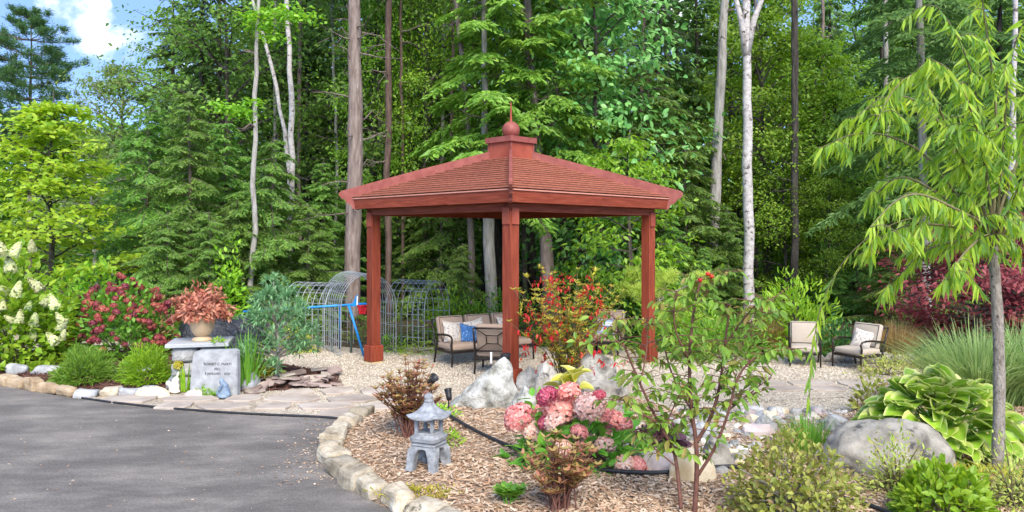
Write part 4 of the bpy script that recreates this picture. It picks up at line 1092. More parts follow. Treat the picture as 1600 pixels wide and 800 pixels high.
for sx in (-1, 1):
    for sy in (-1, 1):
        b = MB(); path = [(.115, .30), (.142, .25), (.158, .17), (.165, .09), (.176, 0.0)]; wdt = [.074, .068, .06, .054, .058]
        rings = []
        for (o_, z), w_ in zip(path, wdt):
            q = o_ / 1.0; cx_, cy_ = sx * q, sy * q
            rings.append([(cx_ - w_, cy_ - w_, z), (cx_ + w_, cy_ - w_, z), (cx_ + w_, cy_ + w_, z), (cx_ - w_, cy_ + w_, z)])
        V = np.array(rings).reshape(-1, 3); fs = [[3, 2, 1, 0]]
        for r_ in range(4):
            for k in range(4): fs.append([r_ * 4 + k, r_ * 4 + (k + 1) % 4, r_ * 4 + 4 + (k + 1) % 4, r_ * 4 + 4 + k])
        bm = bmesh.new(); vs = [bm.verts.new(v) for v in V]
        for f in fs: bm.faces.new([vs[t] for t in f])
        bmesh.ops.recalc_face_normals(bm, faces=bm.faces)
        bmesh.ops.bevel(bm, geom=[e for e in bm.edges], offset=.009, segments=2, affect='EDGES')
        me = bpy.data.meshes.new('leg'); bm.to_mesh(me); bm.free(); part('leg', me, M['castgrey'], lan)
# arched aprons between the legs
for k in range(4):
    a = k * math.pi / 2; pts = [(-.16, .345), (.16, .345), (.16, .22)]
    pts += [(.105 * math.cos(t), .215 + .075 * math.sin(t)) for t in np.linspace(0, math.pi, 9)] + [(-.16, .22)]
    poly = [np.array((x * math.cos(a) - (-.150) * math.sin(a), x * math.sin(a) + (-.150) * math.cos(a), z)) for x, z in pts]
    nv = np.array((math.sin(a), -math.cos(a), 0)) * .025
    part('apron', MB().prism(poly, -nv, nv * 1.2), M['castgrey'], lan)
part('table', sqloft([(.14, .30, 0), (.195, .335, 0), (.195, .345, 0), (.175, .355, 0), (.17, .37, 0), (.20, .385, 0), (.205, .43, 0), (.19, .445, 0), (.17, .455, 0), (.16, .47, 0)], 32, 7), M['castgrey'], lan, smooth=False)
for sx in (-1, 1):
    for sy in (-1, 1):
        part('window_post', MB().box((sx * .118, sy * .118, .56), (.05, .05, .20), bev=.008), M['castgrey'], lan)
part('lamp_sill', MB().box((0, 0, .477), (.29, .29, .03), bev=.008), M['castgrey'], lan)
part('lintel', MB().box((0, 0, .665), (.29, .29, .03), bev=.006), M['castgrey'], lan)
part('lamp_roof', sqloft([(.13, .672, 0), (.24, .672, .03), (.258, .69, .04), (.25, .705, .036), (.19, .735, .014), (.13, .78, .004), (.085, .83, 0), (.06, .87, 0), (.06, .885, 0)], 32, 4.2), M['castgrey'], lan, smooth=True)
part('finial', MB().lathe([(.002, .875), (.06, .885), (.07, .9), (.055, .915), (.05, .925), (.062, .945), (.055, .975), (.03, .998), (.002, 1.005)], 16), M['castgrey'], lan, smooth=True)

# ================================================================== pillar, urn, memorial stone
pp_ = GH(299, 612)
pil = thing('stone_pillar', 'square pier of rough grey blocks with a bluestone cap', 'pillar', pp_ + (0, .35, 0), R(14))
for k, (x0, x1, z0, z1) in enumerate([(-.40, -.02, 0, .22), (0, .40, 0, .22), (-.39, .08, .225, .43), (.10, .39, .225, .43), (-.38, -.0, .435, .67), (.02, .38, .435, .67)]):
    b = MB(); v, f = rock_vf(700 + k, (x1 - x0, .66, z1 - z0), 3, .06, 0); q = np.abs(v - v.mean(0)); v2 = v - v.mean(0)
    hs = np.array((x1 - x0, .66, z1 - z0)) / 2; un = v2 / hs; L_ = (np.abs(un) ** 7).sum(1) ** (1 / 7.); v = un / L_[:, None] * hs * (1 + .02 * np.sin(un * 9).sum(1))[:, None]
    b.add(v, f); part('block', b, M['blocks'], pil, ((x0 + x1) / 2, 0, (z0 + z1) / 2), smooth=True)
part('cap', MB().box((0, 0, .70), (.90, .78, .06), bev=.008), M['cap'], pil)
up = (pp_[0] + .03, pp_[1] + .33, pp_[2] + .73)
urn = thing('urn_planter', 'pale terracotta footed urn on the stone pillar', 'urn', up)
part('bowl', MB().lathe([(.09, .075), (.12, .09), (.165, .17), (.185, .25), (.205, .33), (.23, .36), (.235, .39), (.21, .395), (.19, .36), (.05, .34), (.002, .34)], 24), M['terracotta'], urn, smooth=True)
part('foot', MB().lathe([(.002, 0), (.15, 0), (.155, .025), (.12, .05), (.085, .065), (.08, .085), (.1, .1)], 24), M['terracotta'], urn, smooth=True)

mp_ = GH(332, 620)
mem = thing('memorial_stone', 'upright light grey stone slab engraved with three lines of lettering', 'memorial stone', mp_ + (0, .12, 0), R(-3))
prof = [(-.36, 0), (.35, 0), (.352, .35), (.345, .64), (.32, .685), (.05, .675), (-.26, .66), (-.31, .62), (-.335, .42), (-.355, .2)]
bm = bmesh.new()
for yy in (-.06, .06): pass
vs = [bm.verts.new((x, -.07, z)) for x, z in prof]; f0 = bm.faces.new(vs)
ex = bmesh.ops.extrude_face_region(bm, geom=[f0]); bmesh.ops.translate(bm, vec=(0, .14, 0), verts=[g for g in ex['geom'] if isinstance(g, bmesh.types.BMVert)])
bmesh.ops.recalc_face_normals(bm, faces=bm.faces)
bmesh.ops.bevel(bm, geom=list(bm.edges), offset=.014, segments=2, affect='EDGES')
me = bpy.data.meshes.new('slab'); bm.to_mesh(me); bm.free(); part('slab', me, M['memorial'], mem)
def lettering(txt, size, x, z, parent, y=-.0735, name='inscription'):
    cu = bpy.data.curves.new('t', 'FONT'); cu.body = txt; cu.size = size; cu.align_x = 'CENTER'; cu.extrude = .0015
    o = bpy.data.objects.new('t', cu); COL.objects.link(o)
    bpy.context.view_layer.update()
    me = bpy.data.meshes.new_from_object(o.evaluated_get(bpy.context.evaluated_depsgraph_get()))
    bpy.data.objects.remove(o); bpy.data.curves.remove(cu); me.name = name
    return part(name, me, M['ink'], parent, (x, y, z), (R(90), 0, 0))
lettering('ROBERT C. MARTI', .052, .06, .455, mem); lettering('ESQ.', .048, .06, .385, mem); lettering('8 JANUARY - 2020', .048, .06, .315, mem)

# small figures
def figure(name, label, blobs, material, loc, rz, vox=.012):
    m = MB()
    for c, s, rot in blobs:
        bm = bmesh.new(); bmesh.ops.create_icosphere(bm, subdivisions=2, radius=1); v = np.array([q.co[:] for q in bm.verts]); f = np.array([[q.index for q in t.verts] for t in bm.faces]); bm.free()
        v = (v * np.array(s)) @ np.array(Matrix.Rotation(rot, 3, 'Y')).T @ np.eye(3); m.add(v + np.array(c), f)
    o = single(name, label, 'figurine', m, material, loc, (0, 0, rz), smooth=True)
    md = o.modifiers.new('fuse', 'REMESH'); md.mode = 'VOXEL'; md.voxel_size = vox; md.use_smooth_shade = True
    sm = o.modifiers.new('soft', 'SMOOTH'); sm.factor = .6; sm.iterations = 4
    return o
figure('garden_figurine', 'small blue grey kneeling figure with bowed head before the memorial stone',
       [((0, 0, .03), (.10, .09, .035), 0), ((.005, .01, .10), (.075, .07, .09), 0), ((0, .005, .17), (.06, .055, .07), .2), ((-.035, 0, .245), (.042, .042, .048), 0), ((-.07, -.02, .12), (.03, .03, .08), .5), ((-.04, -.06, .17), (.02, .025, .07), .5), ((-.05, 0, .275), (.03, .03, .02), 0), ((.05, -.03, .06), (.05, .05, .05), 0)],
       M['bluefig'], GH(353, 621) - (0, .06, 0), R(8))
figure('garden_figurine', 'small white rabbit-like figure at the foot of the stone pillar',
       [((0, 0, .09), (.09, .06, .10), .3), ((.03, 0, .19), (.055, .05, .06), 0), ((.06, .0, .27), (.022, .018, .07), .3), ((-.10, 0, .14), (.04, .035, .045), 0), ((.02, -.02, .03), (.1, .06, .035), 0)],
       M['whitefig'], GH(272, 614), R(-10))

# black sheeting over a heap
tpn = G(338, 556); n = 46
u = np.linspace(-1, 1, n); U, Vv = np.meshgrid(u, u)
hh = np.clip((1 - np.abs(U) ** 2.4) * (1 - np.abs(Vv) ** 2.4), 0, 1) ** .6
hz = np.array([.60 + .34 * mnoise.noise(Vector((a * 1.4, b * 1.4, 2))) for a, b in zip(U.ravel(), Vv.ravel())]).reshape(n, n)
wr = np.array([.05 * abs(mnoise.noise(Vector((a * 5 + b, b * 3.4, 8)))) + .035 * abs(mnoise.noise(Vector((a * 11 - b * 4, b * 9, 5)))) for a, b in zip(U.ravel(), Vv.ravel())]).reshape(n, n)
i, j = np.meshgrid(np.arange(n - 1), np.arange(n - 1), indexing='ij'); q = np.stack([i * n + j, i * n + j + 1, (i + 1) * n + j + 1, (i + 1) * n + j], -1).reshape(-1, 4)
m = MB(); m.add(np.stack([U * .95, Vv * .6, hh * hz * 1.15 + wr * 2.2 * np.clip(hh * 3, 0, 1)], -1).reshape(-1, 3), q)
single('plastic_tarp', 'crumpled black plastic sheet over a heap behind the stone pillar', 'tarp', m, M['tarp'], (tpn[0], tpn[1], .08), (0, 0, R(-6)), smooth=True)

# ================================================================== wire arch trellises
def arch(label, c, rz, length, span, height, hoops, runs=15, straight=.55):
    o = thing('wire_arch', label, 'trellis', c, rz)
    # profile across x: legs then half ellipse
    def prof(t):   # t 0..1
        p = []
        top = height - straight
        for k in t:
            s = k * 2 * (straight + 1.35 * (span / 2 + top) / 2 * 1.1); tot = 2 * straight + math.pi * math.sqrt((span * span / 4 + top * top) / 2)
            s = k * tot
            if s < straight: p.append((-span / 2, s))
            elif s > tot - straight: p.append((span / 2, tot - s))
            else:
                a = math.pi * (1 - (s - straight) / (tot - 2 * straight)); p.append((span / 2 * math.cos(a), straight + top * math.sin(a)))
        return np.array(p)
    pr = prof(np.linspace(0, 1, 25))
    for k in range(hoops):
        y = -length / 2 + length * k / (hoops - 1)
        part('hoop_wire', MB().tube(np.c_[pr[:, 0], np.full(25, y), pr[:, 1]], .0065 if 0 < k < hoops - 1 else .009, 4, cap=False), M['wire'], o)
    for x, z in prof(np.linspace(.015, .985, runs)):
        part('long_wire', MB().tube([(x, -length / 2, z), (x, length / 2, z)], .006, 4, cap=False), M['wire'], o)
    return o
arch('round-topped wire mesh arch behind the pavilion left post', (*G(560, 547)[:2], 0), R(27), 1.5, 1.12, 1.60, 10, 17, .95)
arch('low wire mesh tunnel behind the blue pipe frame', (*G(497, 541)[:2], 0), R(66), 1.1, 1.0, 1.36, 8, 15, .75)
arch('rounded wire mesh tunnel beside the sofa', (*G(653, 543)[:2], 0), R(64), .95, 1.0, 1.42, 8, 15, .8)
for k, (px, py, top, lb) in enumerate([(519, 549, 480, 'green steel stake at the mouth of the low mesh tunnel'), (497, 549, 476, 'green steel stake inside the low mesh tunnel'), (627, 549, 480, 'green steel stake in the mesh tunnel beside the sofa'), (549, 551, 500, 'short dark stake next to the blue pipe leg')]):
    b = G(px, py); hgt = HC - (top - YH) / F * b[1]
    single('steel_stake', lb, 'stake', MB().box((0, 0, hgt / 2 - .05), (.035, .02, hgt + .1)).box((.0, .018, hgt / 2 - .05), (.012, .02, hgt + .1)), M['greenpost'], (b[0], b[1], 0), (0, 0, R(20 * k)))

# blue pipe frame with a toy hoop
fy = 15.1; fb = P(570, 555, fy); fb[2] = 0
fr = thing('blue_pipe_frame', 'blue pipe play frame with a slanted leg behind the pavilion', 'play frame', fb)
def L_(px, py, dy=0.): return P(px, py, fy + dy) - fb
part('top_bar', MB().tube([L_(380, 487, .25), L_(573, 474.5)], .024, 10), M['bluepaint'], fr, smooth=True)
lg = L_(569, 556); lg[2] = -.02
part('leg', MB().tube([L_(545, 477), lg], .024, 10), M['bluepaint'], fr, smooth=True)
lg2 = L_(530, 550, 1.0); lg2[2] = -.02
part('leg', MB().tube([L_(531, 478), lg2], .024, 10), M['bluepaint'], fr, smooth=True)
for q in (392, 402):
    l3 = L_(q, 550, .25 + (q - 397) * .12); l3[2] = -.02
    part('leg', MB().tube([L_(397, 486, .22), l3], .024, 10), M['bluepaint'], fr, smooth=True)
part('backboard', MB().prism([L_(549, 479), L_(556, 462), L_(559.5, 461), L_(559, 478)], (0, 0, 0), (0, .03, 0)), M['bluepaint'], fr)
part('backboard_face', MB().prism([L_(557.5, 463, -.02), L_(559.5, 462, -.02), L_(559, 476, -.02), L_(557, 477, -.02)], (0, -.006, 0), (0, .006, 0)), M['white'], fr)
hp = L_(566.5, 477); net = MB()
ring = [(hp[0] + .10 * math.cos(a), hp[1] + .10 * math.sin(a), hp[2]) for a in np.linspace(0, 6.283, 17)]
net.tube(ring, .010, 6)
for k in range(10):
    a0 = k * .6283
    for sg in (-1, 1):
        net.tube([(hp[0] + r_ * math.cos(a0 + sg * t), hp[1] + r_ * math.sin(a0 + sg * t), hp[2] - z) for r_, t, z in [(.10, 0, 0), (.085, .31, .06), (.07, .62, .12), (.06, .94, .17)]], .009, 4, cap=False)
part('hoop_net', net, M['rednet'], fr)

# ================================================================== boulders and stones
def boulder(label, px0, px1, top, base, material, seed, depth=.8, shear=0.0, sub=4, rough=.16, cuts=7, rz=0.0, sink=.06, group=None, yoff=0.0, smooth=False, cat='boulder', name='boulder'):
    b = GH((px0 + px1) / 2, base); Y = b[1]; wd = (px1 - px0) / F * Y
    hgt = (HC - (top - YH) / F * Y) - b[2] + sink
    v, f = rock_vf(seed, (wd, wd * depth, hgt), sub, rough, cuts)
    v[:, 0] += shear * wd * (v[:, 2] / hgt - .5); v[:, 0] *= 1 / (1 + abs(shear) * .6)
    m = MB(); m.add(v, f)
    return single(name, label, cat, m, material, (b[0], b[1] + wd * depth * .35 + yoff, b[2] - sink), (0, 0, rz), group=group, smooth=smooth)
def wedge():
    b = GH(757, 640); Y = b[1]; m = MB()
    v, f = rock_vf(808, (1.02, .62, .74), 5, .12, 5)
    t = v[:, 2] / .74; x = v[:, 0]
    peak = np.interp(x, [-.55, -.2, .15, .3, .36, .46, .52], [.10, .42, .80, .98, 1.0, .62, .4])
    v[:, 2] = t * peak * .80; v[:, 1] *= (1.1 - .75 * t * peak)
    of = Vector((3, 7, 1)); v += np.array([mnoise.noise_vector(Vector(q) * 5 + of)[:] for q in v]) * .035
    m.add(v, f); o = single('boulder', 'pointed white marble boulder in front of the pavilion front post', 'boulder', m, M['whiterock'], (b[0], b[1] + .3, b[2] - .06), (0, 0, R(-6)), smooth=False)
wedge()
boulder('big rounded grey lichen boulder in front of the hosta', 1298, 1522, 662, 742, M['granite'], 91, .62, shear=.06, rough=.13, cuts=0, smooth=True, sub=5)
boulder('pale angular rock beside the white marble boulder', 796, 838, 604, 652, M['whiterock'], 92, .7, sub=3)
boulder('grey pointed rock behind the pink hydrangea', 833, 884, 566, 640, M['granite'], 93, .7, sub=3)
boulder('bright white rock behind the yellow hosta leaves', 880, 968, 548, 606, M['whiterock'], 94, .6, sub=4, rough=.1)
boulder('broad grey rock behind the pink hydrangea and yellow leaves', 905, 990, 598, 650, M['granite'], 95, .6, sub=3, yoff=.1)
boulder('small pale rock under the red-flowered shrub', 806, 850, 574, 606, M['whiterock'], 96, .8, sub=3)
boulder('rounded buff boulder behind the stems of the sapling', 1050, 1124, 704, 756, M['tancobble'], 97, .7, rough=.08, cuts=4, smooth=True)
boulder('flat pinkish sandstone slab beside the buff boulder', 1002, 1072, 706, 738, M['pinkslab'], 98, .7, rough=.1, sub=3)
boulder('speckled grey boulder next to the buff boulder', 1098, 1158, 686, 738, M['granite'], 99, .8, rough=.1, sub=3, yoff=.15)
boulder('bluish flat rock behind the speckled grey boulder', 1066, 1142, 668, 700, M['greystone'], 100, .7, rough=.08, sub=3, yoff=.2)
boulder('white rock beside the dark coral bells', 984, 1016, 680, 716, M['whiterock'], 101, .8, sub=3)
boulder('white rock between sapling stems and creek pebbles', 1045, 1085, 664, 712, M['whiterock'], 102, .8, sub=3, yoff=.3)
boulder('low tan rock at the gravel edge of the creek bed', 1166, 1192, 648, 664, M['tancobble'], 103, .8, sub=3)
boulder('flat pinkish slab lying along the creek bed', 1160, 1222, 664, 682, M['pinkslab'], 104, .6, sub=3)
boulder('small white rock by the dry creek bed', 1188, 1224, 656, 678, M['whiterock'], 105, .8, sub=3, yoff=.2)
boulder('pale split rock against the big lichen boulder', 1288, 1326, 652, 676, M['whiterock'], 106, .8, sub=3)
boulder('smooth grey rock beside the yellow-leaved plant in the shrub bed', 371, 403, 583, 606, M['castgrey'], 107, .9, sub=3, rough=.06, smooth=True)
boulder('squat grey boulder at the base of the stone pillar', 252, 285, 583, 612, M['greystone'], 108, .9, sub=3, rough=.1)
boulder('flat tan stone in front of the memorial stone', 284, 320, 609, 621, M['pinkslab'], 109, .6, sub=3)
boulder('buff flat rock at the tip of the shrub bed', 204, 262, 606, 621, M['tancobble'], 110, .5, sub=3)
# cobbles of the dry creek
creek = [np.asarray(G(*q)[:2]) for q in [(965, 700), (1010, 668), (1080, 650), (1180, 644), (1335, 646), (1345, 672), (1240, 696), (1180, 745), (1140, 765), (1040, 762), (985, 752)]]
ck = bed('creek_bed', creek, .16, M['gravel'], .12)
rg = np.random.default_rng(57); cms = [rock_mesh('cobble', 900 + k, (1, .8, .6), 2, .14, 4, True) for k in range(10)]
cmat = [M['cobble'], M['cobble'], M['whiterock'], M['pinkslab'], M['cobble'], M['greystone'], M['cobble'], M['tancobble'], M['cobble'], M['granite']]
for a, b in zip(cms, cmat): a.materials.append(b)
ca_ = np.array(creek); cnt = 0
while cnt < 280:
    x, y = rg.uniform(ca_[:, 0].min(), ca_[:, 0].max()), rg.uniform(ca_[:, 1].min(), ca_[:, 1].max())
    if polyd(np.array([x]), np.array([y]), creek)[0] < .04: continue
    s = rg.choice([.08, .11, .14, .2, .28], p=[.3, .3, .22, .13, .05]) * rg.uniform(.8, 1.2)
    part('cobble', cms[rg.integers(10)], None, ck, (x, y, float(np.maximum(bed_h(x, y, creek, .16), bed_h(x, y, island, .13))) - .25 * s), (rg.normal(0, .2), rg.normal(0, .2), rg.uniform(0, 6.28)), s); cnt += 1
# slate heap
sl_b = GH(455, 606)
sl = thing('slate_heap', 'loose heap of flat brown slate pieces at the end of the flagstones', 'stone heap', sl_b)
for k in range(46):
    px, py = (rg.uniform(385, 530), rg.uniform(585, 612)); py = np.clip(py + (455 - px) * .06, 584, 613)
    if k == 0: px, py = 402, 611
    b = GH(px, py); s = rg.uniform(.2, .36) if k else .5
    part('slate', flag_mesh(rg, s, s * rg.uniform(.45, .7), .024), M['slate'] if k % 4 else M['flag'], sl, b - sl_b + (0, 0, rg.uniform(.01, .07) * (1 if 430 < px < 520 else .3)), (rg.normal(0, .16), rg.normal(0, .16), rg.uniform(-1.6, 1.6)))
# low stone rim along the far gravel edge
rim_m = [rock_mesh('stone', 950 + k, (1, .6, .5), 2, .14, 5, False) for k in range(5)]
for a in rim_m: a.materials.append(M['granite'])
rim = thing('stone_edging', 'low rim of rough grey stones behind the lone armchair', 'stone edging', G(1345, 566))
for k, px in enumerate(np.linspace(1268, 1420, 12)):
    b = G(px + rg.uniform(-4, 4), 564 + (px - 1268) * .03); part('stone', rim_m[k % 5], None, rim, b - G(1345, 566), (0, 0, rg.uniform(-.3, .3)), rg.uniform(.26, .42))

# hoses and lights
def hose(label, pts, r=.019, name='hose', dz=.045, cat='hose'):
    p = chaikin([GH(*q, dz) for q in pts], 3); b = p[0].copy()
    return single(name, label, cat, MB().tube(np.array(p) - b, r, 8), M['hose'], b, smooth=True)
hose('black irrigation hose lying over the mulch from the lantern to the creek', [(698, 652), (730, 672), (780, 698), (840, 718), (900, 736), (960, 744), (1030, 747), (1090, 740), (1140, 735), (1160, 738)])
hose('black hose end on the mulch by the yellow-green shrub', [(1300, 782), (1340, 792), (1380, 805), (1430, 830)])
p = chaikin([np.append(q[:2], .012) for q in [G(x, y - .9) for x, y in drive_far[4:]]], 2)
single('drive_edging', 'thin black edging strip between asphalt and flagstones', 'edging', MB().tube(np.array(p) - p[0], .016, 6), M['hose'], p[0], smooth=True)
def spot(label, px, py, hgt, tilt, rz, s=1.0):
    b = GH(px, py); o = thing('garden_spotlight', label, 'spotlight', b, rz, scale=s)
    part('stake', MB().tube([(0, 0, -.05), (0, 0, hgt)], .010, 8), M['black'], o)
    hd = part('lamp_head', MB().lathe([(.002, -.075), (.035, -.07), (.04, -.03), (.045, .05), (.055, .075), (.05, .08), (.045, .06), (.002, .055)], 16), M['black'], o, (0, 0, hgt + .04), (tilt, 0, 0), smooth=True)
    return o
spot('black garden spotlight on a tall stake behind the reddish bush', 674, 640, .28, R(50), R(40), 1.15)
spot('small black garden spotlight beside the lantern roof', 701, 640, .16, R(-30), R(20), .95)
spot('black spotlight between the white marble boulder and the pavilion post', 791, 612, .26, R(12), R(-20), 1.5)
b = GH(778, 612); 
single('white_stake', 'short white plastic stake on top of the pointed marble boulder', 'stake', MB().box((0, 0, .08), (.03, .02, .17), bev=.004), M['white'], (P(768, 562, b[1] - .05)[0], b[1] - .25, P(768, 562, b[1] - .05)[2] - .02))
# ================================================================== plants
M['g_lawn'] = leafmat('fresh_green_leaves', [(.10, .25, .03), (.15, .34, .04), (.22, .43, .05)], .4)
M['bark_willow'] = noisemat('rough_brown_grey_bark', [(.18, .145, .115), (.32, .275, .23), (.44, .39, .335)], scale=16, detail=8, rough=.95, bump=.9, bscale=30, stretch=(1.5, 1.5, .8), dist=.03, speck=(24, (.06, .045, .035), .6))
M['g_mid'] = leafmat('mid_green_needles', [(.14, .30, .04), (.2, .40, .05), (.28, .48, .07)], .4)
M['g_fire'] = leafmat('olive_orange_leaves', [(.30, .38, .05), (.42, .46, .07), (.5, .42, .08), (.5, .22, .05)], .4)
M['g_palegold'] = leafmat('pale_gold_needles', [(.42, .48, .10), (.55, .6, .16), (.36, .45, .08)], .4)
M['g_lime'] = leafmat('lime_leaves', [(.16, .34, .02), (.24, .44, .03), (.36, .54, .05)], .4)
M['g_dark'] = leafmat('deep_green_leaves', [(.03, .10, .025), (.05, .15, .035), (.08, .2, .045)], .3)
M['g_olive'] = leafmat('olive_leaves', [(.22, .29, .05), (.33, .40, .07), (.44, .48, .10), (.28, .2, .08)], .35)
M['g_gold'] = leafmat('gold_leaves', [(.36, .36, .03), (.5, .46, .05), (.6, .54, .1), (.25, .32, .03)], .35)
M['g_grey'] = leafmat('grey_green_blades', [(.16, .28, .08), (.24, .38, .11), (.33, .47, .15), (.42, .52, .22)], .4)
M['g_tan'] = leafmat('straw_blades', [(.36, .22, .08), (.5, .34, .13), (.6, .44, .2), (.25, .2, .05)], .35)
M['g_blue'] = leafmat('blue_green_needles', [(.13, .30, .13), (.20, .41, .18), (.30, .52, .25)], .3)
M['g_willow'] = leafmat('willow_leaves', [(.27, .52, .04), (.37, .60, .05), (.48, .66, .08), (.17, .37, .08), (.23, .47, .05)], .5, rough=.45, spec=.3)
M['g_sap'] = leafmat('sapling_leaves', [(.14, .27, .03), (.19, .34, .04), (.28, .40, .06), (.11, .22, .03), (.33, .24, .07)], .45)
M['r_maple'] = leafmat('red_maple_leaves', [(.19, .035, .04), (.27, .055, .06), (.36, .10, .09), (.15, .03, .035)], .4)
M['r_coral'] = leafmat('copper_red_leaves', [(.34, .10, .06), (.46, .17, .10), (.58, .30, .19), (.26, .07, .045)], .3)
M['r_bush'] = leafmat('red_brown_leaves', [(.30, .10, .07), (.38, .17, .10), (.32, .22, .08), (.36, .29, .09), (.24, .08, .06)], .3)
M['r_fire'] = leafmat('scarlet_leaves', [(.52, .03, .02), (.62, .07, .03), (.66, .16, .05)], .35)
M['fl_red'] = leafmat('dusky_red_florets', [(.22, .028, .032), (.32, .058, .056), (.41, .115, .10)], .2, jitter=.3)
M['fl_pink'] = leafmat('pink_florets', [(.66, .20, .18), (.74, .34, .29), (.80, .5, .42)], .3, jitter=.15)
M['fl_deep'] = leafmat('deep_pink_florets', [(.45, .05, .10), (.55, .10, .15), (.62, .2, .22)], .25)
M['fl_cream'] = leafmat('cream_pink_florets', [(.78, .46, .36), (.84, .60, .48), (.88, .74, .62)], .3)
M['fl_white'] = leafmat('cream_white_florets', [(.50, .56, .22), (.62, .65, .34), (.74, .75, .48)], .3)
M['purple'] = leafmat('dark_purple_leaves', [(.05, .02, .035), (.09, .035, .05), (.14, .06, .07)], .2)
M['stem_r'] = noisemat('red_brown_stem', [(.12, .045, .035), (.2, .09, .06)], scale=12, rough=.7, bump=.1)
M['stem_g'] = noisemat('green_brown_stem', [(.12, .10, .05), (.2, .17, .08)], scale=12, rough=.8, bump=.1)

def dome(rg, n, rx, ry, h, lump=.22, fill=.35, low=.0, k=1.6):
    """points of an uneven dome: most near its surface, some within"""
    d = nrm(rg.normal(0, 1, (n, 3))); d[:, 2] = np.abs(d[:, 2]) - low * rg.random(n)
    d = nrm(d); off = Vector(rg.uniform(-30, 30, 3))
    lm = np.array([1 + lump * 2 * mnoise.noise(Vector(q) * 2.4 + off) for q in d]); rr = lm * (1 - fill * rg.random(n) ** k)
    return d * rr[:, None] * np.array((rx, ry, h)), d

def shrub(name, label, cat, loc, rx, ry, h, n, L, wide, leafm, T=T_LEAF, stems=10, stemm='stem_g', droop=.1, lump=.22, fill=.45, low=.25, seed=1, lift=.0, tilt=.5, group=None, out=1.0, part_name='foliage', rz=0):
    rg = np.random.default_rng(seed); o = thing(name, label, cat, loc, rz, group)
    p, d = dome(rg, n, rx, ry, h - lift, lump, fill, low); p[:, 2] = np.maximum(p[:, 2] + lift, .02)
    dd = d * out + rg.normal(0, tilt, (n, 3)); dd[:, 2] += .25 - droop
    up_ = nrm(d * .8 + np.array((0, 0, .8)) + rg.normal(0, .35, (n, 3)))
    m = MB(); LL = L * rg.uniform(.65, 1.25, n); leafset(m, p, dd, up_, LL, LL * wide, T)
    part(part_name, m, M[leafm], o)
    s = MB()
    for k in range(stems):
        q = p[rg.integers(n)]; b = np.array((rg.normal(0, .12 * rx), rg.normal(0, .12 * ry), 0))
        s.tube([b, b * .5 + q * .5 + (0, 0, .1 * h), q], [.008 + .004 * h, .006 + .003 * h, .003], 5, cap=False)
    if stems: part('stems' if False else 'stem_cluster', s, M[stemm], o, kind='stuff')
    return o

def grass(name, label, cat, loc, r, h, n, leafm, w=.012, seed=1, spread=.6, T=T_BLADE, group=None):
    rg = np.random.default_rng(seed); o = thing(name, label, cat, loc, 0, group)
    a = rg.uniform(0, 6.28, n); b = r * .35 * np.sqrt(rg.random(n)); L = h * rg.uniform(.65, 1.2, n); sp = spread * rg.random(n) ** .7
    out = np.stack([np.cos(a), np.sin(a), 0 * a], 1); mb = MB()
    # long arching blades of four joints
    s = np.array([0, .3, .58, .82, 1.0]); V = []; side = np.stack([-np.sin(a), np.cos(a), 0 * a], 1)
    tw = rg.normal(0, .5, n); side = side + out * tw[:, None]; side = nrm(side)
    base = out * b[:, None]; rows = []
    for q in s:
        c = base + out * (L * sp * q ** 1.5)[:, None] + np.array((0, 0, 1.)) * (L * (q - .42 * sp * q ** 2.4 * 1.2))[:, None]
        wd = w * (1 - q ** 2) * .5 + .0008
        rows.append(c - side * wd); rows.append(c + side * wd)
    V = np.stack(rows, 1).reshape(-1, 3); k = 10
    fq = np.array([(2 * i, 2 * i + 1, 2 * i + 3, 2 * i + 2) for i in range(4)]); F_ = (fq[None] + (np.arange(n) * k)[:, None, None]).reshape(-1, 4)
    mb.add(V, F_); part('blades' if False else 'foliage', mb, M[leafm], o)
    return o

def floret_head(seed, rx, rz, n=150, ps=.03, cone=0.0):
    rg = np.random.default_rng(seed); d = nrm(rg.normal(0, 1, (n, 3))); d[:, 2] = np.where(d[:, 2] < -.4, -d[:, 2], d[:, 2])
    z = (d[:, 2] + 1) / 2; k = 1 - cone * z; p = d * np.array((rx, rx, rz)) * np.stack([k, k, np.ones(n)], 1) * rg.uniform(.88, 1.06, n)[:, None]
    m = MB(); t = nrm(np.cross(d, rg.normal(0, 1, (n, 3))))
    T = (np.array([(0, -.5, .0), (.5, 0, .12), (0, .5, 0), (-.5, 0, .12)]), np.array([(0, 1, 2), (0, 2, 3)]))
    leafset(m, p, t, d + rg.normal(0, .35, (n, 3)), ps * rg.uniform(.7, 1.3, n), ps * rg.uniform(.7, 1.3, n), T)
    leafset(m, p * .93, nrm(np.cross(d, rg.normal(0, 1, (n, 3)))), d, ps * 1.3, ps * 1.3, T)
    return m.mesh('flower_head')
HR = [floret_head(k, .085, .075, 150, .027) for k in range(3)]
HW = [floret_head(10 + k, .10, .17, 300, .034, .6) for k in range(3)]
HP = [floret_head(20 + k, .115, .10, 330, .029) for k in range(4)]
def with_mat(ms, mt):
    r = []
    for q in ms:
        c = q.copy(); c.materials.clear(); c.materials.append(M[mt]); r.append(c)
    return r
HRr, HWw = with_mat(HR, 'fl_red'), with_mat(HW, 'fl_white')
HPc = {k: with_mat(HP, k) for k in ('fl_pink', 'fl_deep', 'fl_cream')}

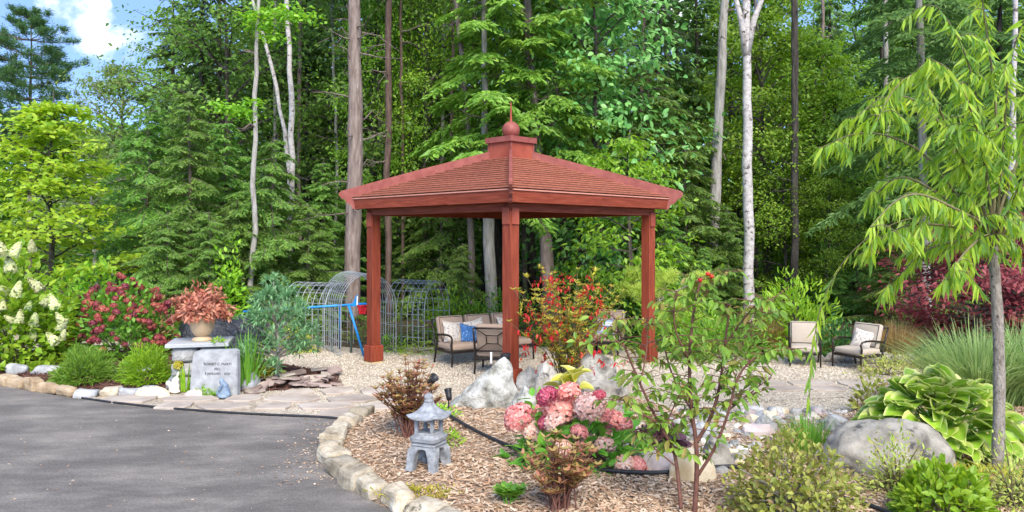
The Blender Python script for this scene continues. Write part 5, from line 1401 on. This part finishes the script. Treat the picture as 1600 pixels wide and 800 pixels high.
# ---- left bed
b = GH(18, 566)
wh = shrub('white_hydrangea', 'large panicle hydrangea with cream cone-shaped blooms', 'shrub', b, 1.05, .8, 2.02, 3400, .15, .6, 'g_lime', stems=24, seed=3, lump=.25, fill=.5)
for k, (px, py, s) in enumerate([(3, 392, 1.2), (22, 395, 1.3), (50, 388, 1.), (58, 448, 1.2), (16, 418, 1.4), (8, 456, 1.1), (26, 457, 1.2), (85, 476, 1.25), (70, 473, .9), (30, 499, 1.), (17, 500, .8), (53, 503, 1.1), (95, 500, .9), (96, 512, 1.1), (52, 524, .9), (84, 532, 1.15), (5, 480, .9), (44, 480, .8), (98, 526, .8), (-20, 430, 1.2)]):
    q = P(px, py, b[1] - .62 + .25 * ((k * 7) % 3 - 1)) - b
    part('flower_head', HWw[k % 3], None, wh, q, (R((k * 37) % 50 - 25), R((k * 53) % 90 - 30), k), s * .92)
b = GH(192, 556)
rh = shrub('red_hydrangea', 'broad hydrangea covered in dusky red flower heads', 'shrub', b, .93, .8, 1.36, 2600, .11, .6, 'g_lawn', stems=20, seed=4, lump=.15)
rg = np.random.default_rng(14); p, d = dome(rg, 260, .96, .86, 1.38, .12, .08)
for k in range(260):
    if d[k][1] < .35 and p[k][2] > .22: part('flower_head', HRr[k % 3], None, rh, p[k], (R(-30) * d[k][1], R(40) * d[k][0], k), rg.uniform(.55, .95))
shrub('burning_shrub', 'orange tinted shrub tips leaning out of the red hydrangea', 'shrub', GH(246, 556), .3, .3, 1.28, 500, .09, .5, 'r_bush', seed=5, stems=8)
b = GH(133, 594)
shrub('mounded_evergreen', 'low feathery green evergreen mound inside the ochre edging', 'shrub', b, .43, .40, .45, 3800, .10, .18, 'g_mid', T=T_DIA, stems=0, seed=6, lump=.18, fill=.5, out=1.3, tilt=.5)
shrub('mounded_evergreen', 'low yellow green evergreen mound next to the stone pillar', 'shrub', GH(229, 595), .35, .34, .50, 3600, .085, .2, 'g_lime', T=T_DIA, stems=0, seed=7, lump=.18, fill=.5, out=1.3, tilt=.5)
shrub('groundcover_plant', 'airy grey green perennial at the foot of the white hydrangea', 'plant', GH(92, 560), .38, .3, .55, 700, .09, .2, 'g_olive', T=T_LANCE, seed=8, stems=12)
# urn plant
b = np.array(up) + (0, 0, .34)
up_o = shrub('urn_plant', 'bushy copper red foliage plant spilling over the urn', 'plant', b, .38, .34, .46, 2100, .095, .34, 'r_coral', T=T_LANCE, stems=14, stemm='stem_r', seed=9, tilt=1.3, droop=.6, low=.45, lift=.1, lump=.34, out=.6)
# tall background shrubs behind the left bed
shrub('bushy_sapling', 'light green leafy bush behind the red hydrangea', 'shrub', G(128, 525), .75, .6, 1.5, 1500, .14, .5, 'br_yel', seed=10, stems=12, lump=.35)
shrub('climbing_vine', 'yellow green vine on a slim stake behind the urn', 'plant', G(358, 534), .42, .35, 2.1, 950, .13, .5, 'g_lime', seed=11, stems=12, lump=.35)
# dwarf pine
def needle_tree(name, label, loc, h, tufts, leafm, seed, nl=46, L=.09, w=.10):
    rg = np.random.default_rng(seed); o = thing(name, label, 'tree', loc); m = MB(); tr = MB()
    tr.tube([(0, 0, 0), (.03, 0, h * .4), (-.04, .02, h * .75), (0, 0, h * .97)], [.04, .032, .02, .008], 7)
    for c, r_ in tufts:
        c = np.array(c); tr.tube([(0, 0, max(.1, c[2] * .7)), c * .6 + (0, 0, c[2] * .3), c], [.016, .011, .005], 5, cap=False)
        k = int(nl * r_ * r_ / .02); u = nrm(rg.normal(0, 1, (k, 3))); p = c + u * r_ * rg.uniform(.2, 1, (k, 1)) * (1, 1, .7)
        nn = 6; p = np.repeat(p, nn, 0); d = np.repeat(u, nn, 0) * .7 + rg.normal(0, .6, (k * nn, 3)) + (0, 0, .35)
        leafset(m, p, d, (.1, .1, 1), L * rg.uniform(.7, 1.2, k * nn), L * w, T_DIA)
    part('trunk', tr, M['bark_young'], o, smooth=True); part('crown', m, M[leafm], o); return o
rg = np.random.default_rng(15); b = GH(432, 592)
tf = []
for k in range(44):
    t = rg.random(); z = .22 + 1.25 * t; R_ = (.62 if t < .45 else .62 * (1.2 - t) / .75) * rg.uniform(.5, 1); a = k * 2.4
    tf.append(((R_ * math.cos(a), R_ * .8 * math.sin(a), z), rg.uniform(.11, .17)))
tf.append(((-.05, 0, 1.55), .16))
needle_tree('dwarf_pine', 'irregular blue green dwarf pine beside the slate heap', b, 1.45, tf, 'g_blue', 16, nl=12, L=.13, w=.22)
grass('iris_clump', 'clump of upright green sword leaves beside the dwarf pine', 'plant', GH(385, 600), .5, .78, 80, 'g_lawn', w=.035, seed=17, spread=.5)
shrub('groundcover_plant', 'low yellow-leaved plant around the smooth grey rock', 'plant', GH(398, 588), .38, .28, .26, 700, .06, .6, 'g_gold', seed=18, stems=0)
grass('daylily_clump', 'strappy green leaves with a yellow bloom between pillar and memorial stone', 'plant', GH(288, 611), .3, .42, 34, 'g_lime', w=.035, seed=19, spread=.55)
b = GH(281, 612); single('lily_bloom', 'single yellow bloom above the strappy leaves by the pillar', 'flower', floret_head(31, .05, .05, 20, .09), M['g_gold'], b + (0, -.05, .40))
shrub('groundcover_plant', 'low bright green creeping plant at the foot of the memorial stone', 'plant', GH(330, 617), .22, .14, .13, 600, .06, .3, 'g_lime', seed=20, stems=0)
shrub('groundcover_plant', 'small green plant on the stone pillar behind the memorial stone', 'plant', np.array(up) + (.34, -.24, 0), .09, .08, .07, 60, .05, .5, 'g_lime', seed=21, stems=0)

# ---- around the arches and the back bed
for k, (px, py, rx, h, lm, lb, n, L) in enumerate([
    (452, 548, .42, .75, 'g_olive', 'mixed perennial with pale leaves before the low mesh tunnel', 420, .10),
    (470, 549, .3, .5, 'g_gold', 'yellowish perennial by the blue pipe leg', 300, .08),
    (425, 545, .5, .55, 'g_lawn', 'low green plants between dwarf pine and mesh tunnel', 420, .09),
    (655, 551, .55, .22, 'g_lime', 'strip of bright low groundcover by the sofa', 700, .05),
    (612, 548, .3, .35, 'g_lawn', 'small green plant behind the pavilion left post plinth', 260, .07),
    (722, 528, 1.0, 1.15, 'g_lime', 'yellow green upright shrub behind the sofa', 800, .13),
    (790, 526, .7, 1.1, 'g_lawn', 'green leafy shrub behind the pavilion front post', 800, .13),
    (905, 540, .95, 1.5, 'g_lawn', 'dense green shrub behind the half hidden armchair', 1500, .13),
    (965, 530, .9, 1.75, 'g_dark', 'large-leaved dark green shrub right of the half hidden armchair', 1100, .16),
    (1125, 560, .95, .85, 'g_lawn', 'broad green shrub where the gravel meets the woodland bed', 1500, .12),
    (1090, 548, .7, .95, 'g_lime', 'lime green shrub behind the sapling', 900, .12),
    (1180, 548, .65, .95, 'r_bush', 'pinkish brown flowering shrub at the edge of the wood', 600, .10),
    (1243, 545, .85, 1.35, 'g_lime', 'bright lime green shrub behind the sling armchair', 1900, .16),
    (1312, 556, .7, .62, 'g_dark', 'dark green low shrub between the two armchairs', 1300, .10),
    (1275, 550, .5, .5, 'g_tan', 'tan dry perennial beside the bright lime shrub', 500, .10),
    (1435, 575, .75, .28, 'g_olive', 'low yellowing groundcover below the red maple', 900, .06),
    (1390, 586, .6, .3, 'g_olive', 'low olive groundcover at the corner of the gravel', 600, .06),
    (1500, 548, .8, .7, 'g_dark', 'dark green undergrowth shrub below the red maple', 900, .1),
    (600, 530, .9, .5, 'hem_l', 'low green undergrowth behind the wire arch', 600, .1),
    (1030, 545, .6, .6, 'g_lawn', 'green shrub behind the pavilion right post', 700, .1),
]):
    b = GH(px, py); shrub('garden_shrub', lb, 'shrub', b, rx, rx * .7, h, n, L, .42 if k % 3 else .3, lm, T=T_LEAF if L > .09 else T_LANCE, stems=10, seed=60 + k, lump=.3, fill=.5, low=.3)
rg = np.random.default_rng(33)
needle_tree('golden_pine', 'golden green mounded pine behind the pavilion right post', GH(1032, 534), 1.3, [((rg.normal(0, .42), rg.normal(0, .3), rg.uniform(.5, 1.55)), rg.uniform(.18, .28)) for _ in range(24)], 'g_palegold', 34, nl=44, L=.12, w=.09)
grass('ornamental_grass', 'straw coloured fountain grass beside the lone armchair', 'grass', GH(1402, 562), .6, .74, 1100, 'g_tan', w=.010, seed=35, spread=.75)
grass('ornamental_grass', 'small straw coloured grass tuft near the bright lime shrub', 'grass', GH(1205, 548), .5, .8, 500, 'g_tan', w=.010, seed=36, spread=.7)
grass('ornamental_grass', 'large arching grey green grass clump in front of the red maple', 'grass', GH(1530, 628), 1.3, 1.06, 1500, 'g_grey', w=.018, seed=37, spread=.95)
grass('ornamental_grass', 'grey green grass clump behind the willow-leaved tree trunk', 'grass', GH(1625, 632), 1.1, 1.05, 900, 'g_grey', w=.018, seed=38, spread=.7)
JM = set_mat(broad(71, 2.75, 1.55, z0=.14, n1=40, leaf=.10, nl=34, flat=.22, wide=.42, T=T_LANCE, droop=.35, up=.35, sub=7, tr=.02), M['bark_dark'], M['r_maple'])
b = GH(1525, 560); tree('japanese_maple', 'red-leaved japanese maple with layered branches', JM, b, .4, 1.08)
b = GH(1640, 556); tree('japanese_maple', 'red-leaved maple partly hidden behind the pinkish birch stem', JM, b, 2.4, .9)

# ---- island bed
def stemmed(name, label, loc, h, r, nst, leafm, stemm, L, wide, per, seed, T=T_LANCE, cat='shrub', top=.35, leafdroop=.0):
    """a bush of bare upright stems with whorls of leaves on their upper length"""
    rg = np.random.default_rng(seed); o = thing(name, label, cat, loc); s = MB(); m = MB()
    for k in range(nst):
        a = rg.uniform(0, 6.28); q = r * math.sqrt(rg.random()); hh = h * rg.uniform(.6, 1.05) * (1 - .25 * q / r)
        tip = np.array((q * math.cos(a), q * math.sin(a), hh)); b0 = np.array((rg.normal(0, .05), rg.normal(0, .05), 0)); mid = (b0 + tip) / 2 + (0, 0, hh * .06) - tip * (.12, .12, 0)
        s.tube([b0, mid, tip], [.007, .005, .003], 5, cap=False)
        for w_ in range(per):
            f = rg.uniform(top, 1) if w_ else 1.0; c = b0 * (1 - f) ** 2 + 2 * mid * f * (1 - f) + tip * f * f; nn = rg.integers(4, 7)
            a2 = rg.uniform(0, 6.28) + np.arange(nn) * 6.283 / nn; d = np.stack([np.cos(a2), np.sin(a2), np.full(nn, .75 - leafdroop)], 1)
            leafset(m, np.repeat(c[None], nn, 0), d, (0.02, .03, 1.), L * rg.uniform(.7, 1.15, nn), L * wide, T)
    part('stem_cluster', s, M[stemm], o, kind='stuff'); part('foliage', m, M[leafm], o); return o
stemmed('reddish_bush', 'upright reddish brown bush behind the stone lantern', GH(642, 683), .88, .40, 60, 'r_bush', 'stem_r', .08, .36, 6, 41)
stemmed('reddish_bush', 'upright reddish olive bush in front of the pink hydrangea', GH(873, 797), .66, .32, 46, 'r_bush', 'stem_r', .075, .36, 5, 42)
b = GH(885, 606)
ff = stemmed('fiery_shrub', 'tall loose shrub with scarlet tips and yellow green leaves before the front post', b, 1.9, .86, 80, 'g_fire', 'stem_g', .09, .26, 10, 43, top=.25)
rg = np.random.default_rng(44); m = MB()
for k in range(170):
    a = rg.uniform(0, 6.28); z = rg.uniform(.35, 1.65); rr = .88 * math.sqrt(rg.random()) * (1.1 - .35 * z); c = np.array((rr * math.cos(a), rr * math.sin(a), z)); nn = 5
    d = rg.normal(0, .6, (nn, 3)) - (0, 0, .4); leafset(m, np.repeat(c[None], nn, 0) + rg.normal(0, .02, (nn, 3)), d, (.2, .1, 1), .075, .03, T_LANCE)
part('red_seedpod', m, M['r_fire'], ff, kind='stuff')
# yellow flowerlike tips
for px, py in [(842, 420), (925, 432), (945, 452), (832, 470), (965, 468), (815, 478), (890, 478), (930, 425), (1003, 505), (870, 445)]:
    c = P(px, py, b[1] - .1) - b; nn = 9; d = nrm(rg.normal(0, 1, (nn, 3))) + (0, 0, .5); m2 = MB(); leafset(m2, np.zeros((nn, 3)), d, (.2, .1, 1), .10, .025, T_LANCE)
    part('leaf_rosette', m2, M['g_gold'], ff, c)
# pink hydrangea
b = GH(905, 722)
ph = shrub('pink_hydrangea', 'sprawling hydrangea with heavy pink and cream flower heads', 'shrub', b, .62, .42, .62, 620, .13, .6, 'g_lawn', seed=45, stems=26, stemm='stem_r', lump=.25)
for k, (px, py, rp, mt) in enumerate([(856, 621, 15, 'fl_deep'), (890, 615, 16, 'fl_pink'), (875, 642, 24, 'fl_pink'), (850, 643, 13, 'fl_pink'), (920, 636, 20, 'fl_cream'), (938, 645, 18, 'fl_pink'), (903, 655, 17, 'fl_cream'), (886, 676, 17, 'fl_cream'), (936, 620, 10, 'fl_deep'), (852, 662, 10, 'fl_deep'), (811, 653, 20, 'fl_pink'), (834, 672, 17, 'fl_cream'), (840, 682, 15, 'fl_pink'), (960, 657, 14, 'fl_pink'), (945, 698, 14, 'fl_cream'), (915, 690, 13, 'fl_cream'), (868, 660, 15, 'fl_cream'), (976, 726, 14, 'fl_cream'), (995, 728, 13, 'fl_pink'), (880, 700, 12, 'fl_cream'), (905, 676, 12, 'fl_pink'), (975, 665, 12, 'r_coral'), (948, 672, 10, 'r_coral')]):
    Yd = b[1] - .42 + .12 * ((k * 5) % 4)
    if py > 690: Yd = b[1] - .35
    if px < 850 and py > 640: Yd = b[1] - .1
    q = P(px, py, Yd) - b; ms = HPc[mt] if mt in HPc else HPc['fl_pink']
    part('flower_head', ms[k % 4], None, ph, q, (R(-25), R((k * 41) % 60 - 30), k * .9), rp * 1.2 / F * Yd / .115)
# yellow hosta leaves behind it
def hosta_leaf(nx=5, ny=7, cup=.22, curl=.45, wave=.03):
    m = MB(); V = []; ed = []
    for j in range(ny):
        t = j / (ny - 1); hw = .5 * (math.sin(math.pi * min(1, t * .93 + .035)) ** .75) * (1.12 - .35 * t) if 0 < j < ny - 1 else (.06 if j == 0 else .0)
        for i in range(nx):
            u = -1 + 2 * i / (nx - 1); V.append((u * hw, t, cup * (u * u) * hw * 1.2 - curl * t * t * .8 + .35 * t + wave * math.sin(t * 14 + u * 3) * abs(u))); ed.append(max(abs(u) ** 2.2, max(0, (t - .8) * 4.2)))
    V = np.array(V); Fq = [(j * nx + i, j * nx + i + 1, (j + 1) * nx + i + 1, (j + 1) * nx + i) for j in range(ny - 1) for i in range(nx - 1)]
    m.add(V, Fq); m.attr['edge'] = ed; return m.mesh('leaf', True)
def hostamat(name, mid, edge, vein):
    mm, nt, b_, out = nmat(name); at = N(nt, 'ShaderNodeAttribute', _attribute_name='edge'); oi = N(nt, 'ShaderNodeObjectInfo')
    r = ramp(nt, at.outputs['Fac'], [(0, vein), (.12, mid), (.42, mid), (.72, edge), (1, edge)])
    h = N(nt, 'ShaderNodeHueSaturation'); mr = N(nt, 'ShaderNodeMapRange'); mr.inputs['To Min'].default_value = .72; mr.inputs['To Max'].default_value = 1.25
    nt.links.new(oi.outputs['Random'], mr.inputs[0]); nt.links.new(mr.outputs[0], h.inputs['Value']); nt.links.new(r.outputs[0], h.inputs['Color'])
    nt.links.new(h.outputs[0], b_.inputs['Base Color']); b_.inputs['Roughness'].default_value = .4
    t_ = N(nt, 'ShaderNodeBsdfTranslucent'); nt.links.new(h.outputs[0], t_.inputs['Color']); mx_ = N(nt, 'ShaderNodeMixShader', Fac=.3)
    nt.links.new(b_.outputs[0], mx_.inputs[1]); nt.links.new(t_.outputs[0], mx_.inputs[2]); nt.links.new(mx_.outputs[0], out.inputs['Surface']); return mm
M['hosta'] = hostamat('variegated_hosta_leaf', (.26, .43, .03), (.62, .66, .20), (.34, .5, .06))
M['hosta_y'] = hostamat('yellow_hosta_leaf', (.55, .50, .06), (.66, .62, .2), (.4, .44, .05))
HL = [hosta_leaf(5, 7, .2 + .06 * k, .35 + .12 * k) for k in range(4)]
HLy = [q.copy() for q in HL]
for q in HL: q.materials.append(M['hosta'])
for q in HLy: q.materials.append(M['hosta_y'])
def hosta(label, loc, r, h, n, meshes, seed, L=(.26, .40), squash=.8):
    rg = np.random.default_rng(seed); o = thing('hosta', label, 'plant', loc); st = MB()
    for k in range(n):
        t = (k + .5) / n; a = k * 2.39996 + rg.normal(0, .2); ring = r * (t ** .62); z = h * (1 - t ** 1.7) * rg.uniform(.85, 1.05) + .05
        c = np.array((ring * math.cos(a), ring * squash * math.sin(a), z)); l = rg.uniform(*L) * (1.05 - .2 * t)
        pitch = R(52 - 78 * t + rg.normal(0, 17)); base = c - np.array((math.cos(a), math.sin(a), 0)) * l * .45
        part('leaf', meshes[rg.integers(len(meshes))], None, o, base, (pitch, rg.normal(0, .34), a - math.pi / 2 + rg.normal(0, .28)), (l * rg.uniform(.8, 1.05), l, l))
        if k % 2 == 0: st.tube([(0, 0, 0), base * (.5, .5, .7), base], .007, 4, cap=False)
    part('stem_cluster', st, M['g_lime'], o, kind='stuff'); return o
hosta('huge variegated hosta with yellow-edged leaves behind the lichen boulder', GH(1470, 704), .90, .56, 250, HL, 46, (.22, .34))
hosta('yellow-leaved hosta tucked behind the pink hydrangea', GH(893, 655), .34, .46, 18, HLy, 47, (.20, .28))
stemmed('young_perennial', 'tiny bright green leaf rosette alone in the mulch', GH(797, 786), .14, .10, 16, 'g_lawn', 'g_lawn', .10, .5, 2, 48, T=T_LEAF, cat='plant')
shrub('coral_bells', 'dark purple leaved plant in the creek stones beside the sapling', 'plant', GH(1032, 706), .24, .18, .24, 180, .12, .85, 'purple', seed=49, stems=0)
shrub('groundcover_plant', 'mossy yellow patch in the mulch below the lantern', 'plant', GH(668, 772), .42, .14, .05, 900, .03, .5, 'g_gold', T=T_DIA, seed=50, stems=0, lump=.4)
shrub('groundcover_plant', 'few small yellow green sprigs in the mulch right of the lantern', 'plant', GH(702, 690), .14, .22, .10, 120, .06, .4, 'g_lime', seed=51, stems=6)
shrub('groundcover_plant', 'small yellow green sprigs beside the little spotlight', 'plant', GH(690, 652), .2, .12, .14, 110, .06, .45, 'g_lime', seed=52, stems=6)
shrub('olive_shrub', 'bushy small-leaved olive and yellow green shrub with brown twigs', 'shrub', GH(1238, 812), .51, .45, .70, 3200, .055, .55, 'g_olive', seed=53, stems=70, stemm='bark_young', lump=.12, fill=.6, tilt=.8)
grass('grass_tuft', 'bright green grass tuft between olive shrub and lichen boulder', 'grass', GH(1258, 704), .6, .34, 260, 'g_lawn', w=.010, seed=54, spread=.4)
shrub('lime_shrub', 'compact bright lime green shrub in front of the lichen boulder', 'shrub', GH(1474, 812), .36, .33, .42, 1300, .08, .6, 'g_lime', seed=55, stems=16, lump=.12)
shrub('airy_shrub', 'thin grey green wispy shrub leaning on the lichen boulder', 'shrub', GH(1402, 768), .30, .25, .50, 900, .05, .35, 'g_olive', T=T_LANCE, seed=56, stems=40, lump=.25, fill=.7)
shrub('airy_shrub', 'wispy yellow green ground shrub at the foot of the willow-leaved tree', 'shrub', GH(1590, 790), .45, .35, .45, 1500, .045, .35, 'g_olive', T=T_LANCE, seed=57, stems=50, lump=.25, fill=.7)
shrub('groundcover_plant', 'yellow green creeping plant around the base of the willow-leaved trunk', 'plant', GH(1545, 752), .5, .3, .10, 700, .05, .5, 'g_gold', seed=58, stems=0, lump=.4)
shrub('garden_shrub', 'sparse leafy perennial at the left edge of the huge hosta', 'shrub', GH(1365, 640), .3, .2, .38, 260, .09, .5, 'g_olive', seed=59, stems=12)

# sapling with several dark red stems
def sapling():
    b = GH(1085, 803); Y = b[1]; rg = np.random.default_rng(81)
    o = thing('multi_stem_sapling', 'leafy young tree with thin dark red stems in front of the creek stones', 'tree', b)
    paths = [([(1085, 803), (1089, 740), (1088, 690), (1080, 640), (1076, 560), (1084, 480), (1096, 432)], 9, 0),
             ([(1089, 690), (1112, 652), (1126, 600), (1132, 540), (1141, 476)], 7, .05),
             ([(1091, 742), (1118, 700), (1140, 640), (1150, 590), (1180, 555), (1236, 545)], 5.5, -.15),
             ([(1064, 795), (1058, 730), (1052, 700), (1028, 660), (1000, 600), (975, 540), (958, 492)], 7, .1),
             ([(1080, 640), (1050, 590), (1035, 530), (1030, 470)], 4, .25), ([(1028, 660), (990, 640), (968, 620)], 3.5, -.2),
             ([(1000, 600), (1012, 545), (1010, 495)], 3.5, .0), ([(1126, 600), (1150, 560), (1172, 510), (1200, 485)], 4, .2), ([(1076, 560), (1050, 510), (1058, 455)], 3.5, -.2),
             ([(1140, 640), (1165, 620), (1190, 600), (1205, 590)], 3, .15), ([(1132, 540), (1160, 500), (1185, 470), (1205, 470)], 3, -.25), ([(1084, 480), (1110, 450), (1125, 425)], 3, .1),
             ([(1058, 730), (1010, 690), (985, 670)], 3, .2), ([(1036, 672), (1060, 620), (1070, 600)], 3, -.15), ([(975, 540), (945, 520), (925, 540)], 3, .1)]
    m = MB(); pos, dd, uu = [], [], []
    for pts, w_, dy in paths:
        q = np.array([P(a, c, Y + dy * min(1, i * .5)) - b for i, (a, c) in enumerate(pts)]); q = np.array(chaikin(list(q), 2)); r0 = w_ / F * Y / 2
        part('stem', MB().tube(q, np.linspace(r0, r0 * .35, len(q)), 7), M['stem_r'], o, smooth=True)
        L_q = np.linalg.norm(np.diff(q, axis=0), axis=1).sum()
        nt_ = int(L_q / .025) if w_ < 9 else int(L_q / .030)
        for k in range(nt_):
            f = rg.uniform(.28 if w_ > 4.5 else .05, 1); i = f * (len(q) - 1); c = q[int(i)] * (1 - i % 1) + q[min(int(i) + 1, len(q) - 1)] * (i % 1)
            if c[2] < .45: continue
            a = rg.uniform(0, 6.28); tl = rg.uniform(.05, .24); e = c + np.array((math.cos(a), math.sin(a) * .8, rg.uniform(-.1, .5))) * tl
            m.tube([c, e], [.004, .002], 4, cap=False)
            for j in range(3):
                g = rg.uniform(.35, 1); pos.append(c * (1 - g) + e * g); a2 = a + rg.normal(0, .9)
                dd.append((math.cos(a2), math.sin(a2), rg.uniform(-1.4, .0))); uu.append((rg.normal(0, .4), rg.normal(0, .4) - .2, 1))
    lv = MB(); n_ = len(pos); LL = .088 * rg.uniform(.55, 1.35, n_); leafset(lv, np.array(pos), np.array(dd), np.array(uu), LL, LL * .44, T_LEAF)
    part('twig_cluster', m, M['stem_r'], o, kind='stuff'); part('foliage', lv, M['g_sap'], o)
    for px, py in [(1112, 432), (1106, 428), (1094, 438)]: part('fruit', MB().lathe([(.001, -.02), (.018, -.008), (.02, .008), (.001, .02)], 8), M['r_fire'], o, P(px, py, Y) - b, smooth=True)
sapling()

# willow-leaved weeping tree
def willow():
    b = GH(1557, 741); Y = b[1]; rg = np.random.default_rng(83)
    o = thing('willow_leaved_tree', 'slim grey tree with long drooping lime green leaves beside the hosta', 'tree', b)
    def q3(px, py, dy=0.): return P(px, py, Y + dy) - b
    tr = np.array(chaikin([np.array((0, 0, -.08)), q3(1562, 640), q3(1560, 500), q3(1551, 385)], 2))
    part('trunk', MB().tube(tr, np.linspace(.056, .042, len(tr)) * (1 + .05 * np.sin(np.arange(len(tr)) * 2.1)), 12), M['bark_willow'], o, smooth=True)
    fork = q3(1551, 388)
    limbs = [([(1530, 345), (1490, 300), (1440, 230), (1350, 200), (1280, 232)], -.1), ([(1535, 340), (1500, 260), (1460, 170), (1390, 140), (1335, 185)], .3), ([(1548, 330), (1540, 230), (1520, 120), (1500, 60), (1465, 10)], .1),
             ([(1560, 320), (1570, 200), (1575, 100), (1600, 30)], -.2), ([(1570, 340), (1620, 250), (1680, 200), (1740, 240)], .1), ([(1530, 360), (1460, 350), (1410, 350), (1340, 400)], -.4), ([(1540, 372), (1470, 380), (1430, 400), (1385, 460)], .3),
             ([(1540, 330), (1490, 220), (1440, 110), (1400, 130), (1370, 190)], -.5), ([(1553, 320), (1560, 180), (1540, 40), (1530, -40)], .4), ([(1575, 350), (1640, 330), (1680, 380), (1690, 450)], -.4), ([(1530, 350), (1450, 290), (1400, 270), (1350, 325)], .55),
             ([(1560, 330), (1610, 200), (1640, 90), (1690, 60)], .5), ([(1540, 350), (1500, 330), (1440, 300), (1400, 310), (1360, 355)], -.7), ([(1550, 330), (1530, 200), (1490, 110), (1450, 90)], -.6), ([(1565, 340), (1600, 280), (1630, 200), (1610, 120)], -.6), ([(1545, 360), (1500, 400), (1480, 440)], -.5)]
    limbs.append(([(1525, 365), (1440, 330), (1340, 375), (1285, 460), (1268, 550), (1264, 640)], -.3))
    lv = MB(); tw = MB(); pos, dd, LL = [], [], []
    def leaves_on(q, dens, s0):
        seg = np.linalg.norm(np.diff(q, axis=0), axis=1); tot = seg.sum(); cs = np.concatenate([[0], seg.cumsum()])
        for s in np.arange(s0 * tot, tot, dens):
            s = s + rg.uniform(-.3, .3) * dens; c = np.array([np.interp(s, cs, q[:, k]) for k in range(3)]); i = min(np.searchsorted(cs, s), len(seg)); t = q[i] - q[i - 1]; t = t / (np.linalg.norm(t) + 1e-9)
            a = rg.uniform(0, 6.28); d = t * .55 + np.array((math.cos(a), math.sin(a), 0)) * .55 + np.array((0, 0, -.75 - .4 * rg.random()))
            pos.append(c); dd.append(d); LL.append(rg.uniform(.11, .21))
    for k, (pts, dy) in enumerate(limbs):
        n_ = len(pts); q = [fork] + [q3(a, c, dy * (i + 1) / n_ * 1.4) for i, (a, c) in enumerate(pts)]; q = np.array(chaikin(q, 3))
        part('limb', MB().tube(q, np.linspace(.020 if k < len(limbs) - 1 else .007, .0025, len(q)), 6), M['stem_g'], o, smooth=True)
        leaves_on(q, .0122 if k < len(limbs) - 1 else .05, .25)
        for j in range(7 if k < len(limbs) - 1 else 0):
            i = rg.integers(int(len(q) * .25), len(q)); c = q[i]; a = rg.uniform(0, 6.28); l = rg.uniform(.2, .5) * (1.15 - .6 * i / len(q))
            r_ = np.array((math.cos(a), math.sin(a), 0)); sq_ = np.array([c, c + r_ * l * .45 + (0, 0, .12 * l), c + r_ * l * .85 + (0, 0, -.05), c + r_ * l * 1.05 + (0, 0, -.35 * l)]); sq_ = np.array(chaikin(list(sq_), 2))
            tw.tube(sq_, np.linspace(.005, .0015, len(sq_)), 4, cap=False); leaves_on(sq_, .0145, .1)
    n_ = len(pos); dd_ = np.array(dd); LL = np.array(LL); up_ = np.stack([rg.normal(0, .6, n_), rg.normal(0, .6, n_) - .3, np.full(n_, .6)], 1)
    leafset(lv, np.array(pos), dd_, up_, LL, LL * .155, T_LANCE)
    part('twig_cluster', tw, M['stem_g'], o, kind='stuff'); part('foliage', lv, M['g_willow'], o)
willow()
# a hanging willow wand in front of the gravel
